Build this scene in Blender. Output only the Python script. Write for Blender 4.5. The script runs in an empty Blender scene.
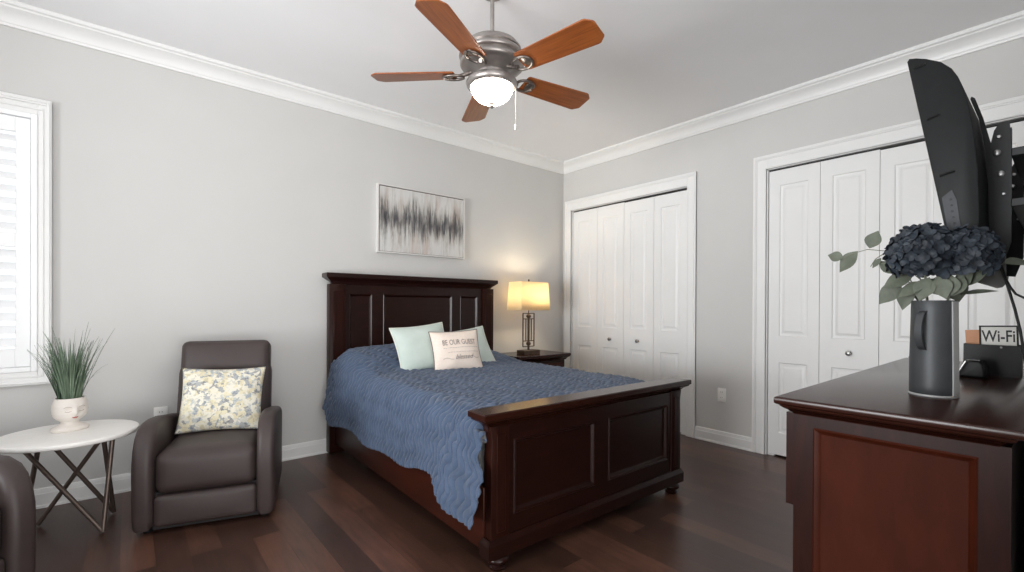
import bpy, bmesh, math, random
from mathutils import Vector, Matrix, noise

scene = bpy.context.scene
COL = scene.collection
PI = math.pi

# ------------------------------------------------------------------ camera
F_PX = 462.56
cam_d = bpy.data.cameras.new('camera')
cam = bpy.data.objects.new('camera', cam_d)
COL.objects.link(cam)
cam_d.sensor_width = 36.0
cam_d.lens = F_PX / 1024 * 36.0
cam_d.shift_y = (308.29 - 286) / 1024
cam_d.clip_start = 0.02
_R = Vector((0.76894839, -0.63929419, 0.00461605))
_U = Vector((-0.00120449, 0.00577164, 0.99998262))
_F = Vector((0.63930972, 0.76894058, -0.00366807))
m = Matrix.Identity(4)
for i in range(3):
    m[i][0], m[i][1], m[i][2] = _R[i], _U[i], -_F[i]
    m[i][3] = (-3.84990536, -3.71498721, 1.15)[i]
cam.matrix_world = m
scene.camera = cam

# ------------------------------------------------------------------ colour management, world, lights
vs = scene.view_settings
vs.view_transform = 'Standard'
vs.look = 'None'
vs.gamma = 1.0
vs.use_curve_mapping = False
vs.exposure = 0.14
scene.cycles.max_bounces = 10
scene.cycles.diffuse_bounces = 6
scene.cycles.sample_clamp_indirect = 6.0
scene.cycles.use_denoising = True

world = bpy.data.worlds.new('daylight')
scene.world = world
world.use_nodes = True
bg = world.node_tree.nodes['Background']
bg.inputs['Color'].default_value = (0.97, 0.985, 1.0, 1)
bg.inputs['Strength'].default_value = 1.15


def area_light(name, loc, rot, sx, sy, power, color=(1, 1, 1)):
    l = bpy.data.lights.new(name, 'AREA')
    l.shape = 'RECTANGLE'
    l.size, l.size_y, l.energy, l.color = sx, sy, power, color
    o = bpy.data.objects.new(name, l)
    o.location, o.rotation_euler = loc, rot
    COL.objects.link(o)
    return o


# added fill lamps: outside an unseen left wall opening, and behind the camera
area_light('left_fill_light', (-8.6, -2.6, 0.75), (0, -PI / 2 - 0.20, 0), 2.2, 3.2, 400, (0.97, 0.985, 1.0))
area_light('hall_fill_light', (-3.6, -6.5, 0.6), (PI / 2 + 0.60, 0, 0), 3.8, 2.0, 120, (1.0, 0.985, 0.97))

# ------------------------------------------------------------------ materials


def lin(c):
    c = c / 255.0
    return c / 12.92 if c <= 0.04045 else ((c + 0.055) / 1.055) ** 2.4


def rgb(r, g, b):
    return (lin(r), lin(g), lin(b), 1.0)


def mat(name, color=(0.8, 0.8, 0.8, 1), rough=0.5, metal=0.0, spec=0.5, coat=0.0, coat_rough=0.1):
    mt = bpy.data.materials.new(name)
    mt.use_nodes = True
    b = mt.node_tree.nodes['Principled BSDF']
    b.inputs['Base Color'].default_value = color
    b.inputs['Roughness'].default_value = rough
    b.inputs['Metallic'].default_value = metal
    b.inputs['Specular IOR Level'].default_value = spec
    b.inputs['Coat Weight'].default_value = coat
    b.inputs['Coat Roughness'].default_value = coat_rough
    return mt


def nodes(mt):
    nt = mt.node_tree
    return nt, nt.nodes['Principled BSDF'], nt.nodes.new, nt.links.new


def ramp(nt, stops, fac, interp='LINEAR'):
    r = nt.nodes.new('ShaderNodeValToRGB')
    cr = r.color_ramp
    cr.interpolation = interp
    while len(cr.elements) < len(stops):
        cr.elements.new(0.5)
    for e, (p, c) in zip(cr.elements, stops):
        e.position, e.color = p, c
    nt.links.new(fac, r.inputs['Fac'])
    return r.outputs['Color']


def coords(nt, scale=(1, 1, 1), rot=(0, 0, 0), loc=(0, 0, 0)):
    tc = nt.nodes.new('ShaderNodeTexCoord')
    mp = nt.nodes.new('ShaderNodeMapping')
    mp.inputs['Scale'].default_value = scale
    mp.inputs['Rotation'].default_value = rot
    mp.inputs['Location'].default_value = loc
    nt.links.new(tc.outputs['Object'], mp.inputs['Vector'])
    return mp.outputs['Vector']


def tex_noise(nt, vec, scale, detail=4, rough=0.5, dist=0.0):
    n = nt.nodes.new('ShaderNodeTexNoise')
    n.inputs['Scale'].default_value = scale
    n.inputs['Detail'].default_value = detail
    n.inputs['Roughness'].default_value = rough
    n.inputs['Distortion'].default_value = dist
    nt.links.new(vec, n.inputs['Vector'])
    return n.outputs['Fac']


def bump(nt, bsdf, height, strength=0.2, dist=0.01):
    bn = nt.nodes.new('ShaderNodeBump')
    bn.inputs['Strength'].default_value = strength
    bn.inputs['Distance'].default_value = dist
    nt.links.new(height, bn.inputs['Height'])
    nt.links.new(bn.outputs['Normal'], bsdf.inputs['Normal'])


def mottled(name, c1, c2, scale, rough=0.5, bump_s=0.0, bump_scale=None, stretch=(1, 1, 1), metal=0, spec=0.5, coat=0.0):
    mt = mat(name, rough=rough, metal=metal, spec=spec, coat=coat)
    nt, b, N, L = nodes(mt)
    v = coords(nt, stretch)
    f = tex_noise(nt, v, scale, 5, 0.6)
    L(ramp(nt, [(0.3, c1), (0.7, c2)], f), b.inputs['Base Color'])
    if bump_s:
        bump(nt, b, tex_noise(nt, v, bump_scale or scale * 4, 3), bump_s, 0.004)
    return mt


M = {}
M['wall'] = mottled('wall_paint', rgb(202, 201, 199), rgb(205, 204, 202), 2, 0.75, 0.06, 300)
M['ceiling'] = mottled('ceiling_paint', rgb(240, 240, 241), rgb(243, 243, 244), 2, 0.85, 0.06, 240)
M['trim'] = mottled('white_trim_paint', rgb(229, 229, 228), rgb(233, 233, 232), 3, 0.38)
M['shutter'] = mottled('white_shutter_paint', rgb(243, 244, 245), rgb(246, 247, 248), 3, 0.4)
M['wood'] = mottled('dark_cherry_wood', rgb(27, 11, 8), rgb(39, 17, 12), 7, 0.3, stretch=(1, 6, 6), spec=0.32)
M['wood_v'] = mottled('dark_cherry_wood_upright', rgb(31, 13, 9), rgb(44, 19, 13), 7, 0.34, stretch=(6, 6, 1), spec=0.14)
M['wood_polish'] = mottled('polished_cherry_wood', rgb(42, 19, 13), rgb(47, 22, 15), 7, 0.22, stretch=(1, 6, 6), spec=0.32)
M['wood_rail_lit'] = mottled('cherry_rail_wood_lit', rgb(46, 20, 13), rgb(60, 27, 17), 4, 0.34, stretch=(6, 1, 6), spec=0.2)  # redder, lighter cherry: side light on the rails put into the colour
M['wood_panel'] = mottled('cherry_panel_wood', rgb(50, 20, 11), rgb(68, 28, 15), 4, 0.36, stretch=(4, 3, 1), spec=0.12)
M['leather'] = mottled('brown_grey_faux_leather', rgb(58, 48, 47), rgb(65, 54, 53), 6, 0.5, 0.12, 500)
M['leather_dark'] = mottled('black_base_fabric', rgb(28, 25, 26), rgb(33, 30, 31), 20, 0.7)
M['black'] = mottled('black_plastic', rgb(13, 14, 15), rgb(18, 18, 20), 30, 0.45, spec=0.3)
M['tv_plastic'] = mottled('charcoal_tv_plastic', rgb(18, 20, 21), rgb(23, 25, 26), 30, 0.5, 0.05, 800, spec=0.25)
M['tv_panel'] = mottled('grey_tv_panel', rgb(36, 40, 46), rgb(40, 44, 50), 30, 0.5)
M['steel_black'] = mottled('black_powder_coated_steel', rgb(24, 26, 28), rgb(30, 32, 34), 40, 0.5, metal=0.1)
M['bolt'] = mat('zinc_bolt', rgb(180, 180, 180), 0.3, 1.0)
M['bronze'] = mottled('brown_bronze_tube', rgb(100, 87, 80), rgb(114, 100, 92), 20, 0.42, metal=0.6)
M['lamp_bronze'] = mottled('dark_bronze', rgb(80, 64, 52), rgb(98, 80, 66), 30, 0.4, metal=0.5)
M['fan_metal'] = mottled('brushed_pewter', rgb(150, 144, 140), rgb(176, 170, 166), 14, 0.38, metal=0.8)
M['iron_metal'] = mottled('dark_pewter', rgb(112, 104, 99), rgb(138, 130, 124), 20, 0.36, metal=0.85)
M['nickel'] = mat('satin_nickel', rgb(150, 150, 148), 0.28, 1.0)
M['table_white'] = mottled('white_washed_table_top', rgb(240, 237, 232), rgb(248, 246, 243), 9, 0.4, stretch=(1, 8, 8))
M['ceramic'] = mottled('matte_cream_ceramic', rgb(224, 217, 209), rgb(232, 226, 219), 12, 0.6)
M['lip'] = mat('dusty_rose_glaze', rgb(178, 104, 96), 0.5)
M['lash'] = mat('soft_brown_line', rgb(150, 136, 124), 0.6)
M['soil'] = mottled('planter_fill', rgb(52, 50, 42), rgb(72, 68, 58), 60, 0.9)
M['vase'] = mottled('dark_grey_zinc', rgb(56, 59, 61), rgb(68, 71, 74), 9, 0.48, metal=0.2)
M['vase_light'] = mat('pale_zinc_rim_and_highlight', rgb(168, 169, 169), 0.5, 0.2)
M['leaf'] = mottled('sage_leaf', rgb(80, 86, 74), rgb(102, 108, 94), 30, 0.6)
M['stem'] = mat('grey_green_stem', rgb(112, 116, 98), 0.6)
M['petal'] = mottled('navy_petal', rgb(22, 28, 36), rgb(54, 63, 73), 26, 0.6)
M['mint'] = mottled('pale_mint_velvet', rgb(190, 204, 197), rgb(202, 213, 207), 8, 0.8, 0.1, 120)
M['mint_pipe'] = mat('cream_piping', rgb(226, 226, 214), 0.8)
M['cream'] = mottled('cream_canvas', rgb(232, 217, 204), rgb(238, 225, 214), 60, 0.85, 0.1, 500)
M['pipe_dark'] = mat('grey_brown_piping', rgb(108, 100, 98), 0.8)
M['ink'] = mat('grey_print', rgb(132, 122, 119), 0.8)
M['mattress'] = mottled('white_mattress_ticking', rgb(222, 222, 222), rgb(230, 230, 230), 30, 0.8)
M['plate'] = mat('white_outlet_plastic', rgb(240, 239, 236), 0.35)
M['slot'] = mat('dark_slot', rgb(60, 58, 56), 0.6)
M['track'] = mat('dark_closet_track', rgb(38, 37, 36), 0.6)
M['frame_white'] = mat('pale_picture_frame', rgb(216, 214, 211), 0.45)
M['frame_line'] = mat('taupe_frame_lip', rgb(96, 88, 84), 0.5)
M['orange_card'] = mottled('tan_orange_card', rgb(196, 140, 104), rgb(206, 152, 116), 20, 0.6)
M['white_card'] = mat('white_card', rgb(228, 232, 238), 0.5)
M['sign_white'] = mat('off_white_sign_face', rgb(232, 231, 226), 0.5)
M['sign_ink'] = mat('black_sign_ink', rgb(28, 28, 28), 0.5)
M['cable'] = mat('black_cable_rubber', rgb(34, 35, 37), 0.5)
M['chain'] = mat('pale_pull_chain', rgb(205, 203, 200), 0.4, 0.3)
M['glassy'] = mat('window_glass', (1, 1, 1, 1), 0.02)
M['glassy'].node_tree.nodes['Principled BSDF'].inputs['Transmission Weight'].default_value = 1.0
M['glassy'].node_tree.nodes['Principled BSDF'].inputs['IOR'].default_value = 1.05


def make_floor():
    mt = mat('dark_walnut_planks', rough=0.34, coat=0.0)
    nt, b, N, L = nodes(mt)
    v = coords(nt, (1, 1, 1), (0, 0, PI / 2))
    br = N('ShaderNodeTexBrick')
    br.offset = 0.37
    br.inputs['Scale'].default_value = 1.0
    br.inputs['Brick Width'].default_value = 1.15
    br.inputs['Row Height'].default_value = 0.125
    br.inputs['Mortar Size'].default_value = 0.0012
    br.inputs['Mortar Smooth'].default_value = 0.2
    br.inputs['Color1'].default_value = (0.0, 0.0, 0.0, 1)
    br.inputs['Color2'].default_value = (1, 1, 1, 1)
    br.inputs['Mortar'].default_value = (0.2, 0.2, 0.2, 1)
    L(v, br.inputs['Vector'])
    g = tex_noise(nt, coords(nt, (14, 1.3, 1)), 3, 6, 0.65, 0.6)
    k = tex_noise(nt, coords(nt, (3, 1.2, 1)), 2.2, 3, 0.5, 0.3)
    mx = N('ShaderNodeMix'); mx.data_type = 'RGBA'; mx.inputs[0].default_value = 0.58
    L(br.outputs['Color'], mx.inputs[6]); L(g, mx.inputs[7])
    mx2 = N('ShaderNodeMix'); mx2.data_type = 'RGBA'; mx2.inputs[0].default_value = 0.35
    L(mx.outputs[2], mx2.inputs[6]); L(k, mx2.inputs[7])
    c = ramp(nt, [(0.15, rgb(42, 28, 23)), (0.5, rgb(74, 50, 41)), (0.85, rgb(120, 82, 65))], mx2.outputs[2])
    L(c, b.inputs['Base Color'])
    inv = N('ShaderNodeMath'); inv.operation = 'SUBTRACT'; inv.inputs[0].default_value = 1.0
    L(br.outputs['Fac'], inv.inputs[1])
    bump(nt, b, inv.outputs[0], 0.25, 0.002)
    rr = N('ShaderNodeMapRange'); rr.inputs[3].default_value = 0.26; rr.inputs[4].default_value = 0.38
    L(g, rr.inputs[0]); L(rr.outputs[0], b.inputs['Roughness'])
    return mt


M['floor'] = make_floor()


def make_blade():
    mt = mat('reddish_fan_wood', rough=0.38, coat=0.2)
    nt, b, N, L = nodes(mt)
    g = tex_noise(nt, coords(nt, (1.5, 22, 22)), 4, 5, 0.6, 0.4)
    L(ramp(nt, [(0.3, rgb(120, 60, 22)), (0.7, rgb(158, 88, 36))], g), b.inputs['Base Color'])
    return mt


M['blade'] = make_blade()


def make_quilt():
    mt = mat('slate_blue_quilt_cotton', rough=0.85, spec=0.2)
    nt, b, N, L = nodes(mt)
    b.inputs['Sheen Weight'].default_value = 0.25
    f = tex_noise(nt, coords(nt), 9, 4, 0.6)
    L(ramp(nt, [(0.3, rgb(64, 79, 102)), (0.7, rgb(78, 93, 117))], f), b.inputs['Base Color'])
    bump(nt, b, tex_noise(nt, coords(nt), 420, 2), 0.15, 0.002)
    return mt


M['quilt'] = make_quilt()


def make_floral():
    mt = mat('floral_print_cotton', rough=0.85)
    nt, b, N, L = nodes(mt)
    v = coords(nt)
    w = N('ShaderNodeTexNoise'); w.inputs['Scale'].default_value = 22; w.inputs['Detail'].default_value = 3
    L(v, w.inputs['Vector'])
    ad = N('ShaderNodeVectorMath'); ad.operation = 'MULTIPLY_ADD'
    L(w.outputs['Color'], ad.inputs[0]); ad.inputs[1].default_value = (0.09, 0.09, 0.09); L(v, ad.inputs[2])
    vo = N('ShaderNodeTexVoronoi'); vo.inputs['Scale'].default_value = 44
    L(ad.outputs[0], vo.inputs['Vector'])
    sep = N('ShaderNodeSeparateColor'); L(vo.outputs['Color'], sep.inputs[0])
    c = ramp(nt, [(0.0, rgb(226, 221, 204)), (0.24, rgb(214, 202, 164)), (0.38, rgb(228, 224, 210)), (0.54, rgb(132, 140, 152)), (0.68, rgb(176, 184, 188)), (0.80, rgb(222, 212, 176)), (0.92, rgb(110, 112, 120))], sep.outputs[0], 'CONSTANT')
    f2 = tex_noise(nt, v, 34, 3, 0.6, 1.2)
    c2 = ramp(nt, [(0.40, rgb(226, 222, 206)), (0.52, rgb(226, 222, 206)), (0.60, rgb(140, 148, 152))], f2)
    mx = N('ShaderNodeMix'); mx.data_type = 'RGBA'; mx.inputs[0].default_value = 0.32
    L(c, mx.inputs[6]); L(c2, mx.inputs[7]); L(mx.outputs[2], b.inputs['Base Color'])
    return mt


M['floral'] = make_floral()


def make_canvas():
    mt = mat('abstract_painted_canvas', rough=0.6)
    nt, b, N, L = nodes(mt)
    tc = N('ShaderNodeTexCoord')
    sx = N('ShaderNodeSeparateXYZ'); L(tc.outputs['Object'], sx.inputs[0])
    st = tex_noise(nt, coords(nt, (26, 1, 3.0)), 1.0, 7, 0.72, 0.3)
    wob = tex_noise(nt, coords(nt, (8, 1, 1)), 1.3, 5, 0.7)
    # band around mid height, wobbling
    z = N('ShaderNodeMath'); z.operation = 'MULTIPLY_ADD'; z.inputs[1].default_value = 0.42
    L(wob, z.inputs[0]); L(sx.outputs['Z'], z.inputs[2])
    sub = N('ShaderNodeMath'); sub.operation = 'SUBTRACT'; sub.inputs[1].default_value = 0.215; L(z.outputs[0], sub.inputs[0])
    ab = N('ShaderNodeMath'); ab.operation = 'ABSOLUTE'; L(sub.outputs[0], ab.inputs[0])
    mr = N('ShaderNodeMapRange'); mr.inputs[1].default_value = 0.0; mr.inputs[2].default_value = 0.20; mr.inputs[3].default_value = 0.24; mr.inputs[4].default_value = -0.10
    L(ab.outputs[0], mr.inputs[0])
    su = N('ShaderNodeMath'); su.operation = 'ADD'; L(mr.outputs[0], su.inputs[0]); L(st, su.inputs[1])
    c = ramp(nt, [(0.40, rgb(206, 205, 203)), (0.54, rgb(184, 182, 178)), (0.64, rgb(136, 134, 131)), (0.76, rgb(80, 80, 84)), (0.92, rgb(50, 48, 52))], su.outputs[0])
    hue = tex_noise(nt, coords(nt, (11, 1, 2), (0, 0, 0), (3, 0, 1)), 1.0, 3, 0.6)
    tint = ramp(nt, [(0.48, (1, 1, 1, 1)), (0.66, (0.76, 0.60, 0.52, 1))], hue)
    mx = N('ShaderNodeMix'); mx.data_type = 'RGBA'; mx.blend_type = 'MULTIPLY'; mx.inputs[0].default_value = 0.55
    L(c, mx.inputs[6]); L(tint, mx.inputs[7]); L(mx.outputs[2], b.inputs['Base Color'])
    return mt


M['canvas'] = make_canvas()


def make_grass():
    mt = mat('artificial_grass_green', rough=0.6)
    nt, b, N, L = nodes(mt)
    f = tex_noise(nt, coords(nt, (30, 30, 3)), 2, 3)
    L(ramp(nt, [(0.3, rgb(72, 94, 76)), (0.7, rgb(124, 142, 118))], f), b.inputs['Base Color'])
    return mt


M['grass'] = make_grass()


def make_shade():
    mt = bpy.data.materials.new('cream_linen_lampshade')
    mt.use_nodes = True
    nt = mt.node_tree
    nt.nodes.clear()
    out = nt.nodes.new('ShaderNodeOutputMaterial')
    d = nt.nodes.new('ShaderNodeBsdfDiffuse'); d.inputs['Color'].default_value = rgb(246, 232, 200)
    t = nt.nodes.new('ShaderNodeBsdfTranslucent'); t.inputs['Color'].default_value = (1.0, 0.89, 0.68, 1)
    mx = nt.nodes.new('ShaderNodeMixShader'); mx.inputs[0].default_value = 0.6
    nt.links.new(d.outputs[0], mx.inputs[1]); nt.links.new(t.outputs[0], mx.inputs[2])
    nt.links.new(mx.outputs[0], out.inputs[0])
    return mt


M['shade'] = make_shade()


def emit(name, color, strength):
    mt = mat(name, color, 0.4)
    b = mt.node_tree.nodes['Principled BSDF']
    b.inputs['Emission Color'].default_value = color
    b.inputs['Emission Strength'].default_value = strength
    return mt


M['globe'] = emit('lit_frosted_glass', (1.0, 0.92, 0.80, 1), 32.0)
M['bulb'] = emit('lit_bulb', (1.0, 0.72, 0.36, 1), 8.0)

# ------------------------------------------------------------------ mesh helpers


class MB:
    """collects shapes and links them as ONE mesh object"""

    def __init__(self):
        self.bm = bmesh.new()

    def add(self, t, mtx=None):
        if mtx is not None:
            bmesh.ops.transform(t, matrix=mtx, verts=t.verts)
        me = bpy.data.meshes.new('tmp')
        t.to_mesh(me); t.free()
        self.bm.from_mesh(me)
        bpy.data.meshes.remove(me)
        return self

    def box(self, x0, x1, y0, y1, z0, z1, bev=0.0, seg=2, mtx=None):
        t = bmesh.new()
        bmesh.ops.create_cube(t, size=1)
        for v in t.verts:
            v.co = Vector(((x0 + x1) / 2 + v.co.x * (x1 - x0), (y0 + y1) / 2 + v.co.y * (y1 - y0), (z0 + z1) / 2 + v.co.z * (z1 - z0)))
        if bev > 0:
            bmesh.ops.bevel(t, geom=list(t.edges), offset=bev, segments=seg, profile=0.5, affect='EDGES', clamp_overlap=True)
        return self.add(t, mtx)

    def loops(self, rings, cap0=True, cap1=True, mtx=None, closed=True):
        t = bmesh.new()
        vr = [[t.verts.new(p) for p in r] for r in rings]
        n = len(vr[0])
        for a, b in zip(vr, vr[1:]):
            for i in range(n if closed else n - 1):
                j = (i + 1) % n
                try:
                    t.faces.new((a[i], a[j], b[j], b[i]))
                except ValueError:
                    pass
        if cap0: t.faces.new(list(reversed(vr[0])))
        if cap1: t.faces.new(vr[-1])
        bmesh.ops.recalc_face_normals(t, faces=t.faces)
        return self.add(t, mtx)

    def slab(self, x0, x1, y0, y1, prof, mtx=None):
        """rectangular slab whose outline is pushed out by o at height z: prof = [(z, o), ...]"""
        rings = [[(x0 - o, y0 - o, z), (x1 + o, y0 - o, z), (x1 + o, y1 + o, z), (x0 - o, y1 + o, z)] for z, o in prof]
        return self.loops(rings, mtx=mtx)

    def lathe(self, prof, seg=32, mtx=None, cap0=True, cap1=True):
        rings = [[(max(r, 1e-4) * math.cos(2 * PI * i / seg), max(r, 1e-4) * math.sin(2 * PI * i / seg), z) for i in range(seg)] for r, z in prof]
        return self.loops(rings, cap0, cap1, mtx)

    def tube(self, pts, r, seg=10, mtx=None, r1=None):
        pts = [Vector(p) for p in pts]
        n = len(pts)
        rings = []
        up = None
        for i, p in enumerate(pts):
            d = (pts[min(i + 1, n - 1)] - pts[max(i - 1, 0)]).normalized()
            if up is None:
                up = Vector((0, 0, 1)) if abs(d.z) < 0.9 else Vector((1, 0, 0))
            a = d.cross(up).normalized()
            b = a.cross(d).normalized()
            up = b
            rad = r if r1 is None else r + (r1 - r) * i / max(n - 1, 1)
            rings.append([p + (a * math.cos(2 * PI * k / seg) + b * math.sin(2 * PI * k / seg)) * rad for k in range(seg)])
        return self.loops(rings, mtx=mtx)

    def prism(self, poly, axis, t0, t1, bev=0.0, seg=3, mtx=None):
        """polygon in the plane across axis ('x': (y,z), 'y': (x,z), 'z': (x,y)) pulled from t0 to t1"""
        t = bmesh.new()

        def P(a, b, c):
            return {'x': (c, a, b), 'y': (a, c, b), 'z': (a, b, c)}[axis]
        A = [t.verts.new(P(a, b, t0)) for a, b in poly]
        B = [t.verts.new(P(a, b, t1)) for a, b in poly]
        n = len(poly)
        f0 = t.faces.new(A); f1 = t.faces.new(list(reversed(B)))
        for i in range(n):
            t.faces.new((A[i], A[(i + 1) % n], B[(i + 1) % n], B[i]))
        bmesh.ops.recalc_face_normals(t, faces=t.faces)
        if bev > 0:
            ed = list(set(f0.edges) | set(f1.edges))
            bmesh.ops.bevel(t, geom=ed, offset=bev, segments=seg, profile=0.5, affect='EDGES', clamp_overlap=True)
        return self.add(t, mtx)

    def cushion(self, sx, sy, sz, r, puff=(0, 0, 0), n=14, mtx=None):
        """rounded box with softly swollen faces, centred on the origin"""
        t = bmesh.new()
        bmesh.ops.create_cube(t, size=2)
        bmesh.ops.subdivide_edges(t, edges=list(t.edges), cuts=n, use_grid_fill=True)
        h = Vector((sx / 2, sy / 2, sz / 2))
        for v in t.verts:
            u = Vector([math.sin(c * PI / 2) * 0.6 + c * 0.4 for c in v.co])
            p = Vector((u.x * h.x, u.y * h.y, u.z * h.z))
            q = Vector([max(-(h[k] - r), min(h[k] - r, p[k])) for k in range(3)])
            d = p - q
            if d.length > 1e-6:
                p = q + d.normalized() * r
            for k in range(3):
                if puff[k]:
                    a, b = (k + 1) % 3, (k + 2) % 3
                    w = max(0, 1 - u[a] ** 2) * max(0, 1 - u[b] ** 2)
                    p[k] += puff[k] * w * u[k]
            v.co = p
        return self.add(t, mtx)

    def grid(self, fn, nu, nv, mtx=None, closed_u=False):
        t = bmesh.new()
        vs_ = [[t.verts.new(fn(i / nu, j / nv)) for i in range(nu + (0 if closed_u else 1))] for j in range(nv + 1)]
        w = len(vs_[0])
        for j in range(nv):
            for i in range(nu):
                t.faces.new((vs_[j][i], vs_[j][(i + 1) % w], vs_[j + 1][(i + 1) % w], vs_[j + 1][i]))
        return self.add(t, mtx)

    def build(self, name, material, parent=None, sharp=38, loc=None, rot=None):
        bm = self.bm
        bm.normal_update()
        lim = math.radians(sharp)
        for f in bm.faces:
            f.smooth = True
        for e in bm.edges:
            if len(e.link_faces) == 2 and e.calc_face_angle(0) > lim:
                e.smooth = False
        me = bpy.data.meshes.new(name)
        bm.to_mesh(me); bm.free()
        me.materials.append(material)
        o = bpy.data.objects.new(name, me)
        COL.objects.link(o)
        if parent: o.parent = parent
        if loc: o.location = loc
        if rot: o.rotation_euler = rot
        return o


def tag(o, label, cat, group=None):
    o['label'] = label
    o['category'] = cat
    if group: o['group'] = group
    return o


def thing(name, label, cat, loc=(0, 0, 0), rz=0.0, group=None):
    o = bpy.data.objects.new(name, None)
    o.empty_display_size = 0.1
    o.location = loc
    o.rotation_euler = (0, 0, rz)
    COL.objects.link(o)
    return tag(o, label, cat, group)


def struct(o):
    o['kind'] = 'structure'
    return o


def struct_empty(name, loc=(0, 0, 0)):
    o = bpy.data.objects.new(name, None)
    o.location = loc
    COL.objects.link(o)
    return struct(o)


def copy_tree(o, parent=None):
    c = o.copy()
    COL.objects.link(c)
    c.parent = parent
    for ch in [x for x in list(bpy.data.objects) if x.parent == o]:
        copy_tree(ch, c)
    return c


T = Matrix.Translation


def Rm(ax, a):
    return Matrix.Rotation(a, 4, ax)


# ------------------------------------------------------------------ room shell
H = 2.78
XL, YF = -5.6, -3.68          # left wall, front wall (the TV hangs on it)
struct(MB().box(XL - 0.12, 0.75, -5.5, 0.12, -0.06, 0.0).build('floor', M['floor']))
struct(MB().box(XL - 0.12, 0.75, -5.5, 0.12, H, H + 0.08).build('ceiling', M['ceiling']))

WX0, WX1, WZ0, WZ1 = -5.16, -4.238, 0.775, 2.212      # window in the back wall
b = MB()
b.box(XL - 0.12, WX0, 0, 0.12, 0, H).box(WX1, 0.12, 0, 0.12, 0, H)
b.box(WX0, WX1, 0, 0.12, 0, WZ0).box(WX0, WX1, 0, 0.12, WZ1, H)
struct(b.build('wall_back', M['wall']))

CL1 = (-1.535, -0.13)      # closet openings in the right wall (y range)
CL2 = (-3.61, -2.20)
DZ = 2.232
b = MB()
b.box(0, 0.11, CL1[1], 0, 0, H).box(0, 0.11, CL2[1], CL1[0], 0, H).box(0, 0.11, YF - 0.12, CL2[0], 0, H)
b.box(0, 0.11, CL1[0], CL1[1], DZ, H).box(0, 0.11, CL2[0], CL2[1], DZ, H)
struct(b.build('wall_right', M['wall']))
b = MB()
b.box(0.70, 0.75, YF - 0.12, 0.12, 0, H).box(0.11, 0.70, -1.90, -1.86, 0, H)
b.box(0.11, 0.70, -3.80, -3.75, 0, H)
struct(b.build('wall_closet', M['wall']))

b = MB()
b.box(XL - 0.12, XL, -1.0, 0, 0, H).box(XL - 0.12, XL, -5.5, -3.4, 0, H)
b.box(XL - 0.12, XL, -3.4, -1.0, 0, 0.45).box(XL - 0.12, XL, -3.4, -1.0, 2.45, H)  # unseen opening, sized to let the left fill lamp in
struct(b.build('wall_left', M['wall']))
struct(MB().box(-2.55, 0, YF - 0.12, YF, 0, H).build('wall_front', M['wall']))


def sweep_wall(prof, wall, a0, a1, name, material):
    """moulding run along a wall; prof = [(out, z), ...]"""
    b = MB()
    if wall == 'back':
        b.prism([(-o, z) for o, z in prof], 'x', a0, a1)
    elif wall == 'right':
        b.prism([(-o, z) for o, z in prof], 'y', a0, a1)
    elif wall == 'left':
        b.prism([(XL + o, z) for o, z in prof], 'y', a0, a1)
    else:
        b.prism([(YF + o, z) for o, z in prof], 'x', a0, a1)
    return struct(b.build(name, material, sharp=25))


crown = [(0, 2.668), (0.012, 2.668), (0.016, 2.680), (0.020, 2.684), (0.024, 2.700), (0.036, 2.722), (0.052, 2.738), (0.070, 2.748), (0.074, 2.756), (0.086, 2.760), (0.090, 2.768), (0.090, H), (0, H)]
sweep_wall(crown, 'back', XL, 0, 'trim_1', M['trim'])
sweep_wall(crown, 'right', YF, 0, 'trim_2', M['trim'])
sweep_wall(crown, 'left', -3.8, 0, 'trim_3', M['trim'])
sweep_wall(crown, 'front', -2.55, 0, 'trim_4', M['trim'])
base = [(0, 0), (0.018, 0), (0.018, 0.012), (0.014, 0.018), (0.014, 0.078), (0.011, 0.084), (0.011, 0.092), (0.007, 0.106), (0, 0.110)]
sweep_wall(base, 'back', XL, 0, 'baseboard_back', M['trim'])
b = MB()
for y0, y1 in ((CL2[1] + 0.095, CL1[0] - 0.085), (CL1[1] + 0.09, 0)):
    b.prism([(-o, z) for o, z in base], 'y', y0, y1)
struct(b.build('baseboard_right', M['trim'], sharp=25))
sweep_wall(base, 'left', -3.0, 0, 'baseboard_left', M['trim'])


def casing(y0, y1, oy0, oy1, ztop, oz, name):
    """stepped door casing round an opening in the right wall (y0<y1), outer edges oy0, oy1, oz"""
    b = MB()
    for f0, f1, d in ((0.0, 1.0, 0.014), (0.0, 0.30, 0.022), (0.14, 0.22, 0.026), (0.86, 1.0, 0.018)):
        # f: fraction from outer to inner edge
        def mixv(o, i, f): return o + (i - o) * f
        ya, yb = mixv(oy0, y0, f0), mixv(oy0, y0, f1)
        yc, yd = mixv(oy1, y1, f1), mixv(oy1, y1, f0)
        za, zb = mixv(oz, ztop, f1), mixv(oz, ztop, f0)
        b.box(-d, 0, ya, yb, 0, zb, 0.003, 1).box(-d, 0, yc, yd, 0, zb, 0.003, 1).box(-d, 0, yb - 0.001, yc + 0.001, za, zb, 0.003, 1)
    # jamb lining
    b.box(0, 0.11, y0, y0 + 0.008, 0, ztop).box(0, 0.11, y1 - 0.008, y1, 0, ztop).box(0, 0.11, y0, y1, ztop - 0.006, ztop)
    return struct(b.build(name, M['trim'], sharp=25))


casing(CL1[0], CL1[1], -1.622, -0.04, DZ, 2.345, 'trim_5')
casing(CL2[0], CL2[1], -3.675, -2.105, DZ, 2.340, 'trim_6')


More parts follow.
